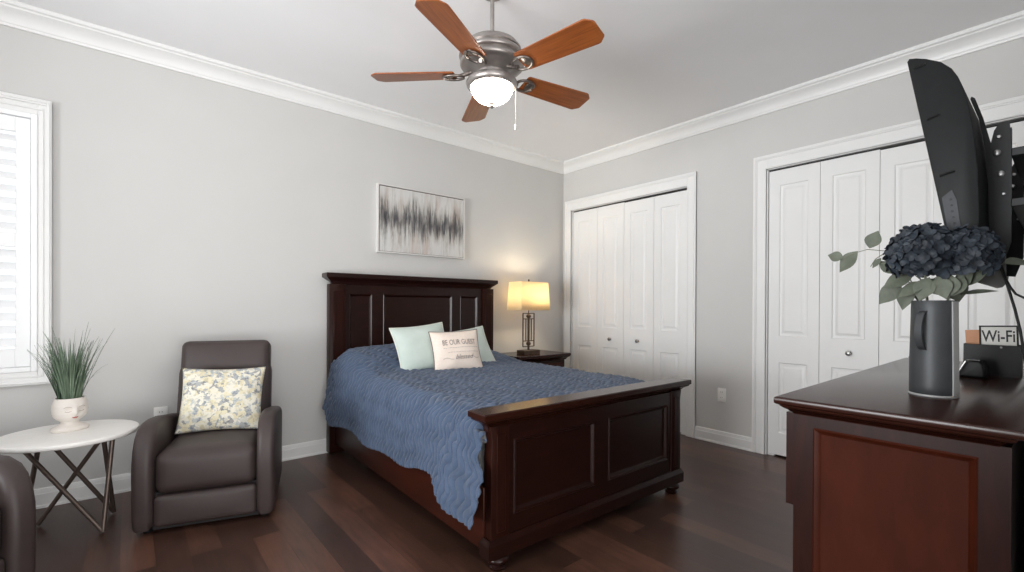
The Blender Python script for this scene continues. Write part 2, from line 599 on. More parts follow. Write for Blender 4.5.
def door_leaf(b, y0, y1, z0, z1, xf):
    """two-panel moulded leaf, front face at x = xf facing -x"""
    t = 0.034
    st = (y1 - y0 - 0.195) / 2
    pan = [(z0 + 0.17, 0.728), (0.932, z1 - 0.115)]
    b.box(xf, xf + t, y0, y0 + st, z0, z1).box(xf, xf + t, y1 - st, y1, z0, z1)
    zz = [z0] + [v for p_ in pan for v in p_] + [z1]
    for k in range(0, len(zz), 2):
        b.box(xf, xf + t, y0 + st, y1 - st, zz[k], zz[k + 1])
    for za, zb in pan:
        ya, yb = y0 + st, y1 - st
        rings = []
        for inset, dx in ((0, 0), (0.006, 0.007), (0.016, 0.009), (0.024, 0.008), (0.040, 0.001), (0.044, 0.001)):
            rings.append([(xf + dx, ya + inset, za + inset), (xf + dx, ya + inset, zb - inset), (xf + dx, yb - inset, zb - inset), (xf + dx, yb - inset, za + inset)])
        b.loops(rings, cap0=False, cap1=True)
        b.box(xf + 0.02, xf + t, ya, yb, za, zb)


def knob_at(parent, x, y, z):
    k = MB()
    k.lathe([(0.011, 0), (0.011, 0.003), (0.006, 0.006), (0.006, 0.016), (0.015, 0.021), (0.018, 0.026), (0.015, 0.032), (0.006, 0.035)], 20, mtx=T((x, y, z)) @ Rm('Y', -PI / 2))
    k.build('knob', M['nickel'], parent)


dn = 0
for (y0, y1), kz in ((CL1, 0.817), (CL2, 0.836)):
    w = (y1 - y0 - 0.02) / 4
    for pair in (0, 1):
        dn += 1
        d = struct_empty('door_%d' % dn)
        for k in (0, 1):
            i = pair * 2 + k
            yb = y1 - 0.010 - i * w - 0.0015
            b = MB()
            door_leaf(b, yb - w + 0.003, yb, 0.014, DZ - (0.026 if (pair == 1) else 0.020), 0.018)
            b.build('door_leaf', M['trim'], d, sharp=20)
        ky = y1 - 0.01 - (2 * w - 0.165 if pair == 0 else 2 * w + 0.175)
        knob_at(d, 0.018, ky, kz)
        h = MB().box(0.012, 0.05, (y1 - 0.012 - 0.05) if pair == 0 else y0 + 0.012, (y1 - 0.012) if pair == 0 else y0 + 0.062, 0.0, 0.012, 0.002, 1)
        h.build('floor_bracket', M['trim'], d)
    struct(MB().box(0.022, 0.055, y0 + 0.01, y1 - 0.01, DZ - 0.018, DZ - 0.006).build('trim_%d' % (7 if y1 > -1 else 8), M['track']))

# ------------------------------------------------------------------ window with plantation shutters
wn = struct_empty('window_1')
b = MB()
CX0, CX1, CZ0, CZ1 = WX0 - 0.058, -4.18, 0.70, 2.300
for f0, f1, d in ((0, 1, 0.016), (0, 0.36, 0.028), (0.12, 0.24, 0.034), (0.55, 0.70, 0.022)):
    xa, xb = CX1 + (WX1 - CX1) * f1, CX1 + (WX1 - CX1) * f0
    xc, xd = CX0 + (WX0 - CX0) * f0, CX0 + (WX0 - CX0) * f1
    za, zb = CZ0 + (WZ0 - CZ0) * f0, CZ0 + (WZ0 - CZ0) * f1
    zc, zd = CZ1 + (WZ1 - CZ1) * f1, CZ1 + (WZ1 - CZ1) * f0
    b.box(xa, xb, -d, 0, za, zd, 0.003, 1).box(xc, xd, -d, 0, za, zd, 0.003, 1)
    b.box(xd - .001, xa + .001, -d, 0, za, zb, 0.003, 1).box(xd - .001, xa + .001, -d, 0, zc, zd, 0.003, 1)
b.build('casing', M['trim'], wn, sharp=25)
b = MB()
fx0, fx1, fz0, fz1 = WX0, WX1, WZ0, WZ1
fw = 0.026
b.box(fx1 - fw, fx1, -0.022, 0.05, fz0, fz1, 0.003, 1).box(fx0, fx0 + fw, -0.022, 0.05, fz0, fz1, 0.003, 1)
b.box(fx0 + fw, fx1 - fw, -0.022, 0.05, fz0, fz0 + fw, 0.003, 1).box(fx0 + fw, fx1 - fw, -0.022, 0.05, fz1 - fw, fz1, 0.003, 1)
b.build('shutter_frame', M['shutter'], wn, sharp=25)
sh0, sh1 = fx0 + fw + 0.002, fx1 - fw - 0.002
b = MB()
sw = 0.058
midx = (sh0 + sh1) / 2
for a, c in ((sh0, midx - 0.001), (midx + 0.001, sh1)):
    b.box(a, a + sw, -0.014, 0.016, fz0 + 0.03, fz1 - 0.03, 0.003, 1).box(c - sw, c, -0.014, 0.016, fz0 + 0.03, fz1 - 0.03, 0.003, 1)
    for za, zb in ((fz0 + 0.03, 0.905), (1.465, 1.545), (2.10, fz1 - 0.03)):
        b.box(a + sw, c - sw, -0.014, 0.016, za, zb, 0.003, 1)
b.build('shutter_panel', M['shutter'], wn, sharp=25)
for a, c in ((sh0 + sw, midx - sw - 0.001), (midx + sw + 0.001, sh1 - sw)):
    for z0, z1, n in ((0.905, 1.465, 8), (1.545, 2.10, 8)):
        for k in range(n):
            z = z0 + (k + 0.5) * (z1 - z0) / n
            lv = MB()
            lv.lathe([(1, 0), (1, 1)], 16, mtx=T((a, 0.001, z)) @ Rm('X', math.radians(38)) @ Matrix.Diagonal((1, 0.037, 0.0055, 1)) @ Matrix(((0, 0, c - a, 0), (1, 0, 0, 0), (0, 1, 0, 0), (0, 0, 0, 1))))
            lv.build('louver', M['shutter'], wn, sharp=60)
b = MB()
b.box(WX0 + 0.03, WX1 - 0.03, 0.085, 0.089, WZ0 + 0.03, WZ1 - 0.03)
b.build('window_pane', M['glassy'], wn)
b = MB()
for x0, x1, z0, z1 in ((WX0, WX0 + .035, WZ0, WZ1), (WX1 - .035, WX1, WZ0, WZ1), (WX0 + .035, WX1 - .035, WZ0, WZ0 + .035), (WX0 + .035, WX1 - .035, WZ1 - .035, WZ1), (WX0 + .035, WX1 - .035, 1.48, 1.515)):
    b.box(x0, x1, 0.07, 0.105, z0, z1)
b.build('sash', M['trim'], wn)

# ------------------------------------------------------------------ bed
bed = thing('panel_bed', 'dark cherry wood panel bed with tall headboard and low footboard', 'bed', (-1.877, 0, 0), -0.0223)
cap_prof = [(1.318, 0.004), (1.330, 0.012), (1.338, 0.016), (1.344, 0.024), (1.356, 0.040), (1.366, 0.050), (1.370, 0.058), (1.378, 0.058), (1.398, 0.058), (1.403, 0.054)]
hb = MB()
Y0, Y1 = -0.088, -0.048   # headboard board: front, back
xs = [(-0.652, -0.622), (-0.434, -0.339), (0.323, 0.410), (0.604, 0.652)]
for x0, x1 in xs:
    hb.box(x0, x1, Y0, Y1, 0.30, 1.32)
for x0, x1 in ((-0.622, -0.434), (-0.339, 0.323), (0.410, 0.604)):
    hb.box(x0, x1, Y0, Y1, 1.245, 1.32).box(x0, x1, Y0, Y1, 0.30, 0.55)
hbo = hb.build('headboard', M['wood'], bed)
for x0, x1 in ((-0.622, -0.434), (-0.339, 0.323), (0.410, 0.604)):
    p_ = MB()
    rings = []
    for i, d in ((0, 0), (0.004, -0.004), (0.012, 0.004), (0.018, 0.014), (0.020, 0.015)):
        rings.append([(x0 + i, Y0 + d, 0.55 + i), (x1 - i, Y0 + d, 0.55 + i), (x1 - i, Y0 + d, 1.245 - i), (x0 + i, Y0 + d, 1.245 - i)])
    p_.loops(rings, cap0=False)
    p_.build('panel', M['wood'], hbo, sharp=20)
MB().slab(-0.756, 0.738, -0.100, -0.092, cap_prof).build('cap', M['wood'], hbo, sharp=25)
for s in (-1, 1):
    p_ = MB()
    x0, x1 = (-0.777, -0.652) if s < 0 else (0.652, 0.777)
    p_.box(x0, x1, -0.112, -0.034, 0.012, 1.32, 0.004, 2)
    p_.box(x0 + 0.028, x1 - 0.022, -0.117, -0.110, 0.62, 1.27, 0.003, 1)
    p_.build('post', M['wood_v'], hbo)
# footboard
fb = MB()
FY0, FY1 = -2.150, -2.110
PZ0, PZ1 = 0.225, 0.560
fb.box(-0.64, -0.60, FY0, FY1, 0.10, 0.63).box(-0.055, 0.045, FY0, FY1, 0.10, 0.63).box(0.60, 0.64, FY0, FY1, 0.10, 0.63)
for x0, x1 in ((-0.60, -0.055), (0.045, 0.60)):
    fb.box(x0, x1, FY0, FY1, 0.10, PZ0).box(x0, x1, FY0, FY1, PZ1, 0.63)
    fb.box(x0, x1, FY1, FY1 + 0.012, 0.10, 0.63)
fbo = fb.build('footboard', M['wood'], bed)
for x0, x1 in ((-0.60, -0.055), (0.045, 0.60)):
    p_ = MB()
    rings = []
    for i, d in ((0, 0), (0.004, -0.006), (0.014, -0.002), (0.022, 0.012), (0.026, 0.014), (0.05, 0.014)):
        rings.append([(x0 + i, FY0 + d, PZ0 + i), (x1 - i, FY0 + d, PZ0 + i), (x1 - i, FY0 + d, PZ1 - i), (x0 + i, FY0 + d, PZ1 - i)])
    p_.loops(rings, cap0=False)
    p_.build('panel', M['wood'], fbo, sharp=20)
cp = [(0.610, 0.000), (0.622, 0.004), (0.636, 0.010), (0.648, 0.022), (0.656, 0.036), (0.660, 0.044), (0.666, 0.046), (0.672, 0.055), (0.694, 0.055), (0.699, 0.051)]
MB().slab(-0.732, 0.732, -2.140, -2.119, cp).build('cap', M['wood_polish'], fbo, sharp=25)
bp = [(0.066, 0.0), (0.066, 0.012), (0.122, 0.012), (0.130, 0.008), (0.138, 0.003), (0.146, 0.0)]
MB().slab(-0.735, 0.735, -2.158, -2.108, bp).build('base_moulding', M['wood'], fbo, sharp=25)
for s in (-1, 1):
    prof = [(0.727, 0.10), (0.727, 0.50), (0.724, 0.54), (0.724, 0.575), (0.728, 0.60), (0.736, 0.635), (0.63, 0.635), (0.63, 0.10)]
    p_ = MB()
    p_.prism([(s * x, z) for x, z in prof], 'y', -2.158, -2.100, 0.004, 2)
    p_.box(min(s * 0.652, s * 0.70), max(s * 0.652, s * 0.70), -2.163, -2.156, 0.17, 0.60, 0.003, 1)
    p_.build('post', M['wood_v'], fbo, sharp=30)
for s in (-1, 1):
    f_ = MB()
    f_.lathe([(0.030, 0.0), (0.036, 0.006), (0.038, 0.014), (0.028, 0.022), (0.030, 0.028), (0.046, 0.036), (0.050, 0.046), (0.046, 0.056), (0.034, 0.062), (0.034, 0.070)], 28, mtx=T((s * 0.672, -2.130, 0)))
    f_.build('bun_foot', M['wood'], bed, sharp=60)
for s in (-1, 1):
    r_ = MB()
    x0, x1 = (-0.735, -0.70) if s < 0 else (0.70, 0.735)
    r_.box(x0, x1, -2.11, -0.10, 0.085, 0.36, 0.004, 2)
    r_.build('side_rail', M['wood_rail_lit'], bed)
MB().box(-0.69, 0.69, -2.05, -0.12, 0.30, 0.64, 0.05, 4).build('mattress', M['mattress'], bed)
MB().tube([(-0.60, -0.35, 0.0), (-0.60, -0.35, 0.30)], 0.018, 12).tube([(-0.60, -0.35, 0.0), (-0.60, -0.35, 0.008)], 0.035, 16).build('support_leg', M['frame_white'], bed)

# ------------------------------------------------------------------ quilt (lies on the bed)


def smooth(a, b, x):
    t = max(0, min(1, (x - a) / (b - a)))
    return t * t * (3 - 2 * t)


Q_L = 1.992


def quilt_pt(u, v):
    """u 0..1 from left hem over the bed to right hem, v 0..1 from head to foot; local bed space"""
    y = -0.125 - v * Q_L
    ys = v * Q_L
    head = 1 - smooth(0.12, 0.62, ys)
    ztop = 0.662 + 0.140 * head - 0.012 * smooth(1.2, 1.95, ys)
    hemz = 0.275 + 0.012 * math.sin(ys * 5.0) - 0.012 * math.sin(ys * 11) + 0.10 * (1 - smooth(0.0, 0.16, ys))
    hemz += 0.035 * smooth(1.2, 1.62, ys) - 0.075 * smooth(1.66, 1.84, ys) + 0.01 * smooth(1.85, 1.96, ys)
    half = 0.735
    rr = 0.10 + 0.05 * head
    drop = ztop - hemz
    arc = rr * PI / 2
    top = 2 * (half - rr)
    Ltot = 2 * (drop - rr) + 2 * arc + top
    # physical arc position
    s = u * Ltot
    sag_l = 0.020 + 0.03 * head * 1.0
    if s < drop - rr:
        k = 1 - s / (drop - rr)                       # 1 at hem
        flare = 0.020 * k + 0.060 * smooth(1.4, 1.9, ys) * k ** 1.3 + 0.030 * head * k
        fold = math.sin(ys * 26) * 0.010 * k * smooth(1.3, 1.7, ys) + math.sin(ys * 9 + 1) * 0.006 * k
        x = -half - sag_l * 0.6 - flare - fold
        z = hemz + s
        n = Vector((-1, 0, 0))
        y -= 0.062 * smooth(0.90, 1.0, v) * smooth(0.12, 0.4, k)
    elif s < drop - rr + arc:
        a = (s - (drop - rr)) / rr
        x = -half + rr - rr * math.cos(a) - sag_l * 0.6 * (1 - a / (PI / 2))
        z = ztop - rr + rr * math.sin(a)
        n = Vector((-math.cos(a), 0, math.sin(a)))
    elif s < drop - rr + arc + top:
        x = -half + rr + (s - (drop - rr) - arc)
        z = ztop
        n = Vector((0, 0, 1))
    elif s < drop - rr + 2 * arc + top:
        a = (s - (drop - rr) - arc - top) / rr
        x = half - rr + rr * math.sin(a)
        z = ztop - rr + rr * math.cos(a)
        n = Vector((math.sin(a), 0, math.cos(a)))
    else:
        k = (s - (drop - rr + 2 * arc + top)) / (drop - rr)
        x = half + 0.015 * k
        z = ztop - rr - k * (drop - rr)
        n = Vector((1, 0, 0))
    # crown and broad unevenness
    c = max(0, 1 - (x / half) ** 2)
    z += 0.016 * c if n.z > 0.7 else 0
    # lower right side near the head
    z -= 0.085 * head * smooth(0.25, 0.73, x)
    w = noise.noise(Vector((x * 3.1, y * 3.1, z * 3.1))) * 0.012
    # stitched wavy channels
    sp = s + 0.02 * noise.noise(Vector((s * 2, ys * 2, 7)))
    ph = ys * 2 * PI / 0.038 + 2.2 * math.sin(sp * 2 * PI / 0.115) + 1.1 * math.sin(sp * 2 * PI / 0.31 + ys * 3) + 3.2 * noise.noise(Vector((s * 6, ys * 6, 2))) + 1.6 * noise.noise(Vector((s * 17, ys * 17, 5)))
    r_ = abs(math.sin(ph / 2)) ** 0.7
    q = 0.5 + 0.5 * math.sin(sp * 2 * PI / 0.0575 + ph * 0.5)
    hgt = 0.0115 * r_ + 0.005 * q * r_ + 0.003 * noise.noise(Vector((s * 28, ys * 28, 3)))
    p_ = Vector((x, y, z)) + n * (w + hgt)
    # tuck the last stretch down behind the footboard cap
    tk = smooth(0.965, 0.985, v)
    if n.z > 0.5:
        p_.z -= 0.05 * tk
    # head end falls down toward the headboard
    if n.z > 0.5:
        p_.z -= 0.05 * (1 - smooth(0.0, 0.05, ys))
    return p_


qb = MB()
qb.grid(quilt_pt, 340, 400)
quilt = qb.build('quilt', M['quilt'], sharp=180)
quilt.location = (-1.877, 0, 0)
quilt.rotation_euler = (0, 0, -0.0223)
tag(quilt, 'slate blue wavy-stitched quilt draped over the bed', 'quilt')
sol = quilt.modifiers.new('thickness', 'SOLIDIFY')
sol.thickness = 0.006
sol.offset = -1

# ------------------------------------------------------------------ throw pillows


def pillow_fn(w, h, t, pinch=0.07, seed=0, wr=0.006):
    def fn(side):
        def f(a, c):
            u, v = 2 * a - 1, 2 * c - 1
            pu = (1 - abs(u) ** 2.6)
            pv = (1 - abs(v) ** 2.6)
            x = u * w / 2 * (1 - pinch * (1 - v * v))
            y = v * h / 2 * (1 - pinch * (1 - u * u))
            d = t / 2 * (max(pu, 0) ** 0.62) * (max(pv, 0) ** 0.62)
            d += wr * noise.noise(Vector((u * 2.2 + seed, v * 2.2, seed))) * min(1, 3 * pu * pv)
            return Vector((x, y, side * d))
        return f
    return fn


def throw_pillow(name, label, w, h, t, material, pipe_mat, mtx, seed=0, pinch=0.07):
    root = thing(name, label, 'pillow')
    root.matrix_world = mtx
    fn = pillow_fn(w, h, t, pinch, seed)
    b = MB()
    b.grid(fn(1), 40, 40)
    b.grid(fn(-1), 40, 40)
    bmesh.ops.remove_doubles(b.bm, verts=b.bm.verts, dist=1e-5)
    bmesh.ops.recalc_face_normals(b.bm, faces=b.bm.faces)
    b.build('cover', material, root, sharp=180)
    if pipe_mat:
        pts = []
        n = 24
        f = fn(1)
        for i in range(n): pts.append(f(i / n, 0))
        for i in range(n): pts.append(f(1, i / n))
        for i in range(n): pts.append(f(1 - i / n, 1))
        for i in range(n): pts.append(f(0, 1 - i / n))
        pts = [Vector((p_.x, p_.y, 0)) for p_ in pts]
        pts.append(pts[0])
        MB().tube(pts, 0.0035, 6).build('piping', pipe_mat, root)
    return root, fn


def stand(center, yaw, lean, roll):
    """pillow local: x right, y up, z towards the viewer; lean tips the top back (+y world)"""
    return T(center) @ Rm('Z', yaw) @ Rm('X', PI / 2 - lean) @ Rm('Z', roll)


throw_pillow('throw_pillow', 'pale mint velvet pillow on the bed, the larger and left one', 0.43, 0.385, 0.14, M['mint'], M['mint_pipe'],
             stand((-2.135, -0.605, 0.838), -0.16, math.radians(30), math.radians(6)), 1)
throw_pillow('throw_pillow', 'pale mint velvet pillow half hidden behind the printed cream pillow', 0.45, 0.38, 0.14, M['mint'], M['mint_pipe'],
             stand((-1.715, -0.56, 0.796), -0.22, math.radians(32), math.radians(8)), 5)
pr, pfn = throw_pillow('throw_pillow', 'small cream pillow printed with grey words in front of the mint pillows', 0.385, 0.325, 0.12, M['cream'], M['pipe_dark'],
                       stand((-1.962, -0.80, 0.816), -0.24, math.radians(22), math.radians(2)), 9)


def text_mesh(body, size, shear=0.0, space=1.0, bold=0.0):
    c = bpy.data.curves.new('txt', 'FONT')
    c.body, c.size, c.shear, c.space_character = body, size, shear, space
    c.align_x, c.align_y = 'CENTER', 'CENTER'
    c.offset = bold
    c.resolution_u = 3
    o = bpy.data.objects.new('txt', c)
    COL.objects.link(o)
    bpy.context.view_layer.update()
    me = bpy.data.meshes.new_from_object(o.evaluated_get(bpy.context.evaluated_depsgraph_get()))
    bpy.data.objects.remove(o)
    bpy.data.curves.remove(c)
    return me


def on_pillow(x, y, w=0.385, h=0.325):
    return pfn(1)(min(max(x / w + 0.5, 0), 1), min(max(y / h + 0.5, 0), 1)).z + 0.0016


pb = MB()


def print_text(body, size, cx, cy, shear=0.0, sx=1.0, sy=1.0, bold=0.0, space=1.0):
    me = text_mesh(body, size, shear, space, bold)
    t = bmesh.new(); t.from_mesh(me); bpy.data.meshes.remove(me)
    bmesh.ops.triangulate(t, faces=t.faces)
    for v in t.verts:
        x, y = v.co.x * sx + cx, v.co.y * sy + cy
        v.co = Vector((x, y, on_pillow(x, y)))
    pb.add(t)


def print_line(pts, r=0.0012):
    pb.tube([Vector((x, y, on_pillow(x, y))) for x, y in pts], r, 5)


print_text('BE OUR GUEST', 0.045, 0.012, 0.052, sx=0.86, sy=1.3)
pb.build('printed_headline', M['ink'], pr)
rnd = random.Random(4)
for yy, x0, x1 in ((0.012, -0.115, 0.150), (-0.022, -0.085, 0.140)):        # two lines too small to read
    pb = MB()
    x = x0
    while x < x1:
        ww = rnd.uniform(0.006, 0.018)
        print_line([(x, yy), (x + ww, yy + rnd.uniform(-0.002, 0.002))], 0.0011)
        x += ww + 0.006
    pb.build('printed_small_text', M['ink'], pr)
pb = MB()
print_text('blessed', 0.048, 0.030, -0.060, shear=0.45, sx=0.95, sy=1.0)
pb.build('printed_script', M['ink'], pr)
for x0, dx, z0, am, ph0 in ((-0.125, 0.011, -0.068, 0.007, 0.0), (0.095, 0.008, -0.066, 0.008, 1.0)):
    pb = MB()
    print_line([(x0 + i * dx, z0 + am * math.sin(i * 0.75 + ph0)) for i in range(8)], 0.0011)
    pb.build('printed_swash', M['ink'], pr)

# ------------------------------------------------------------------ picture over the bed
pic = thing('framed_painting', 'abstract painting of grey and brown strokes in a thin pale frame above the headboard', 'painting', (-1.818, -0.001, 1.887))
pw, ph_ = 0.866, 0.575
b = MB()
for x0, x1, z0, z1 in ((-pw / 2, -pw / 2 + .010, -ph_ / 2, ph_ / 2), (pw / 2 - .010, pw / 2, -ph_ / 2, ph_ / 2), (-pw / 2 + .01, pw / 2 - .01, -ph_ / 2, -ph_ / 2 + .010), (-pw / 2 + .01, pw / 2 - .01, ph_ / 2 - .010, ph_ / 2)):
    b.box(x0, x1, -0.042, 0, z0, z1, 0.001, 1)
b.build('frame', M['frame_white'], pic)
MB().box(-pw / 2 + .01, pw / 2 - .01, -0.030, -0.004, -ph_ / 2 + .010, ph_ / 2 - .010).build('backing', M['frame_line'], pic)
MB().box(-pw / 2 + .018, pw / 2 - .014, -0.036, -0.031, -ph_ / 2 + .014, ph_ / 2 - .018).build('canvas', M['canvas'], pic)

# ------------------------------------------------------------------ nightstand and lamp
ns = thing('nightstand', 'dark cherry nightstand beside the headboard in the corner', 'nightstand', (-0.70, -0.235, 0))
cpn = [(0.612, 0), (0.620, 0.006), (0.630, 0.012), (0.638, 0.022), (0.644, 0.032), (0.650, 0.034), (0.654, 0.040), (0.674, 0.040), (0.678, 0.037)]
MB().slab(-0.305, 0.305, -0.185, 0.175, cpn).build('top', M['wood_polish'], ns, sharp=25)
MB().box(-0.30, 0.30, -0.180, 0.17, 0.09, 0.615, 0.004, 1).build('body', M['wood'], ns)
MB().slab(-0.30, 0.30, -0.182, 0.17, [(0.06, 0.01), (0.10, 0.01), (0.112, 0.002)]).build('base_moulding', M['wood'], ns, sharp=25)
for zz in (0.13, 0.37):
    d = MB().box(-0.262, 0.262, -0.196, -0.179, zz, zz + 0.22, 0.006, 2).build('drawer', M['wood_panel'], ns)
    MB().lathe([(0.008, 0), (0.008, 0.012), (0.016, 0.018), (0.012, 0.026), (0.003, 0.028)], 16, mtx=T((0, -0.196, zz + 0.11)) @ Rm('X', PI / 2)).build('knob', M['lamp_bronze'], d)
for sx in (-1, 1):
    for sy in (-1, 1):
        MB().lathe([(0.024, 0), (0.032, 0.01), (0.026, 0.02), (0.038, 0.04), (0.028, 0.062)], 18, mtx=T((sx * 0.26, -0.005 + sy * 0.14, 0))).build('bun_foot', M['wood'], ns)

lamp = thing('table_lamp', 'lit table lamp with rectangular cream shade and dark openwork metal base', 'lamp', (-0.762, -0.262, 0.678))
b = MB()
b.box(-0.105, 0.105, -0.06, 0.06, 0.0, 0.040, 0.003, 1)
b.build('base', M['lamp_bronze'], lamp)
b = MB()
bar = 0.0045
z0, z1 = 0.075, 0.405
b.box(-0.009, 0.009, -0.009, 0.009, 0.04, 0.41, 0.002, 1)
for sx in (-1, 1):
    b.box(sx * 0.074 - bar, sx * 0.074 + bar, -bar, bar, z0, z1)
    b.box(sx * 0.036 - .004, sx * 0.036 + .004, -.004, .004, z0 + .05, z1 - .05)
    for zz in (z0, z0 + 0.055, z1 - 0.055, z1):
        b.box(min(0, sx * 0.074), max(0, sx * 0.074), -bar, bar, zz - bar, zz + bar)
for zz in (z0 + 0.028, z1 - 0.028):
    b.lathe([(0.004, -0.022), (0.020, -0.014), (0.026, 0), (0.020, 0.014), (0.004, 0.022)], 16, mtx=T((0, 0, zz)))
b.build('openwork_stem', M['lamp_bronze'], lamp)
b = MB()
SZ0, SZ1 = 0.436, 0.716
b.tube([(0, 0, 0.41), (0, 0, SZ1 + 0.015)], 0.005, 8)
for a in (0, 1, 2, 3):
    pass
b.tube([(-0.178, 0, SZ1 - 0.012), (0.178, 0, SZ1 - 0.012)], 0.003, 6).tube([(0, -0.095, SZ1 - 0.012), (0, 0.095, SZ1 - 0.012)], 0.003, 6)
b.lathe([(0.004, SZ1), (0.010, SZ1 + 0.008), (0.006, SZ1 + 0.014), (0.012, SZ1 + 0.022), (0.002, SZ1 + 0.032)], 16)
b.build('finial_rod', M['lamp_bronze'], lamp)
b = MB()


def rrect(hx, hy, r, z, n=5):
    pts = []
    for cx_, cy_, a0 in ((hx - r, hy - r, 0), (-hx + r, hy - r, PI / 2), (-hx + r, -hy + r, PI), (hx - r, -hy + r, 1.5 * PI)):
        for k in range(n + 1):
            a = a0 + k * PI / 2 / n
            pts.append((cx_ + r * math.cos(a), cy_ + r * math.sin(a), z))
    return pts


b.loops([rrect(0.196, 0.112, 0.012, SZ0), rrect(0.180, 0.100, 0.012, SZ1)], False, False)
so = b.build('lamp_shade', M['shade'], lamp, sharp=60)
so.modifiers.new('thickness', 'SOLIDIFY').thickness = 0.002
MB().lathe([(0.004, -0.035), (0.022, -0.02), (0.030, 0.0), (0.022, 0.022), (0.012, 0.034), (0.012, 0.055)], 16, mtx=T((0.0, 0, 0.56)) @ Rm('X', PI)).build('bulb', M['bulb'], lamp)
pl = bpy.data.lights.new('lamp_light', 'POINT')
pl.energy, pl.color, pl.shadow_soft_size = 9, (1.0, 0.84, 0.60), 0.035
plo = bpy.data.objects.new('lamp_light', pl)
plo.location = (0.055, 0, 0.62)
plo.parent = lamp
COL.objects.link(plo)

# ------------------------------------------------------------------ recliners


def recliner(label, loc, rz, group='matching recliners'):
    """local: front faces -y, x right; origin on floor at the middle of the front edge"""
    r = thing('recliner', label, 'armchair', loc, rz, group)
    W, A = 0.63, 0.088
    L_ = M['leather']
    prof = [(0.030, 0.028), (0.018, 0.08), (0.012, 0.30), (0.016, 0.37), (0.030, 0.432), (0.058, 0.488), (0.10, 0.527), (0.16, 0.546), (0.24, 0.548), (0.34, 0.538), (0.44, 0.52), (0.53, 0.505), (0.60, 0.495), (0.65, 0.475), (0.67, 0.44), (0.665, 0.30), (0.65, 0.028)]
    for s in (-1, 1):
        a = MB()
        x0, x1 = (-W / 2, -W / 2 + A) if s < 0 else (W / 2 - A, W / 2)
        a.prism(prof, 'x', x0, x1, 0.030, 5)
        a.build('armrest', L_, r, sharp=60)
    MB().box(-W / 2 + A - 0.01, W / 2 - A + 0.01, 0.075, 0.66, 0.012, 0.20).build('base', M['leather_dark'], r)
    MB().cushion(W - 2 * A + 0.004, 0.60, 0.215, 0.05, (0, 0.012, 0.02), mtx=T((0, 0.335, 0.298))).build('seat', L_, r, sharp=80)
    MB().cushion(W - 2 * A + 0.002, 0.06, 0.160, 0.022, (0, 0.01, 0), mtx=T((0, 0.062, 0.112))).build('footrest', L_, r, sharp=80)
    lean = math.radians(13)
    MB().cushion(W - 2 * A + 0.050, 0.17, 0.46, 0.06, (0, 0.02, 0), mtx=T((0, 0.625, 0.56)) @ Rm('X', -lean)).build('backrest', L_, r, sharp=80)
    MB().cushion(W - 2 * A + 0.032, 0.16, 0.225, 0.040, (0, 0.022, 0), mtx=T((0, 0.682, 0.805)) @ Rm('X', -lean)).build('headrest', L_, r, sharp=80)
    for sx in (-1, 1):
        for yy in (0.10, 0.58):
            MB().lathe([(0.022, 0), (0.024, 0.01), (0.024, 0.05)], 14, mtx=T((sx * (W / 2 - 0.052), yy, 0))).build('foot', M['black'], r)
    return r


rc = recliner('brown grey leather recliner by the back wall holding a floral pillow', (-3.545, -0.905, 0), math.radians(-16.7))
rc2 = copy_tree(rc)
rc2['label'] = 'brown grey leather recliner cut by the left edge, in front of the round table'
rc2.location = (-4.362, -1.31, 0)
rc2.rotation_euler = (0, 0, math.radians(36))

Rz = Rm('Z', math.radians(-16.7))
cpos = Vector((-3.532, -0.905, 0)) + (Rz @ Vector((0.0, 0.400, 0.0)))
throw_pillow('throw_pillow', 'cream, yellow and grey floral pillow leaning in the recliner', 0.435, 0.38, 0.13, M['floral'], None,
             T((cpos.x, cpos.y, 0.597)) @ Rz @ Rm('X', PI / 2 - math.radians(20)) @ Rm('Z', math.radians(-1.5)), 3)

# ------------------------------------------------------------------ side table, planter, grass
tb = thing('side_table', 'round white-topped side table on crossed bronze tube legs', 'table', (-4.075, -0.475, 0))
TO = Vector((-4.075, -0.475, 0))
b = MB()
b.lathe([(0.260, 0.478), (0.272, 0.479), (0.276, 0.484), (0.276, 0.497), (0.273, 0.501), (0.26, 0.502)], 72)
b.build('table_top', M['table_white'], tb, sharp=50)
P, Q, S, Wf = Vector((-3.943, -0.613, 0.009)), Vector((-3.906, -0.352, 0.009)), Vector((-4.205, -0.303, 0.009)), Vector((-4.259, -0.30, 0.009))
for f0, t0 in ((P, (-4.273, -0.419)), (P, (-3.907, -0.552)), (Q, (-4.157, -0.467)), (Q, (-3.946, -0.525)), (S, (-3.940, -0.505)), (Wf, (-4.184, -0.446))):
    a = f0 - TO
    c = Vector((t0[0], t0[1], 0.478)) - TO
    MB().tube([a, c], 0.0105, 12).build('leg', M['bronze'], tb)

pot = thing('face_planter', 'cream ceramic planter shaped like a head with closed eyes on the side table', 'planter', (-4.078, -0.415, 0.5022), math.radians(-69))
pot.scale = (0.92, 0.92, 0.97)


def head_r(z):
    pts = [(0.0, 0.060), (0.010, 0.064), (0.020, 0.060), (0.030, 0.046), (0.040, 0.037), (0.050, 0.040), (0.060, 0.054), (0.075, 0.068), (0.095, 0.0755), (0.115, 0.0775), (0.135, 0.076), (0.150, 0.0725), (0.165, 0.067), (0.172, 0.064)]
    for (a, ra), (c, rb) in zip(pts, pts[1:]):
        if z <= c:
            t = (z - a) / (c - a)
            return ra + (rb - ra) * t
    return pts[-1][1]


def gz(x, s): return math.exp(-(x / s) ** 2)


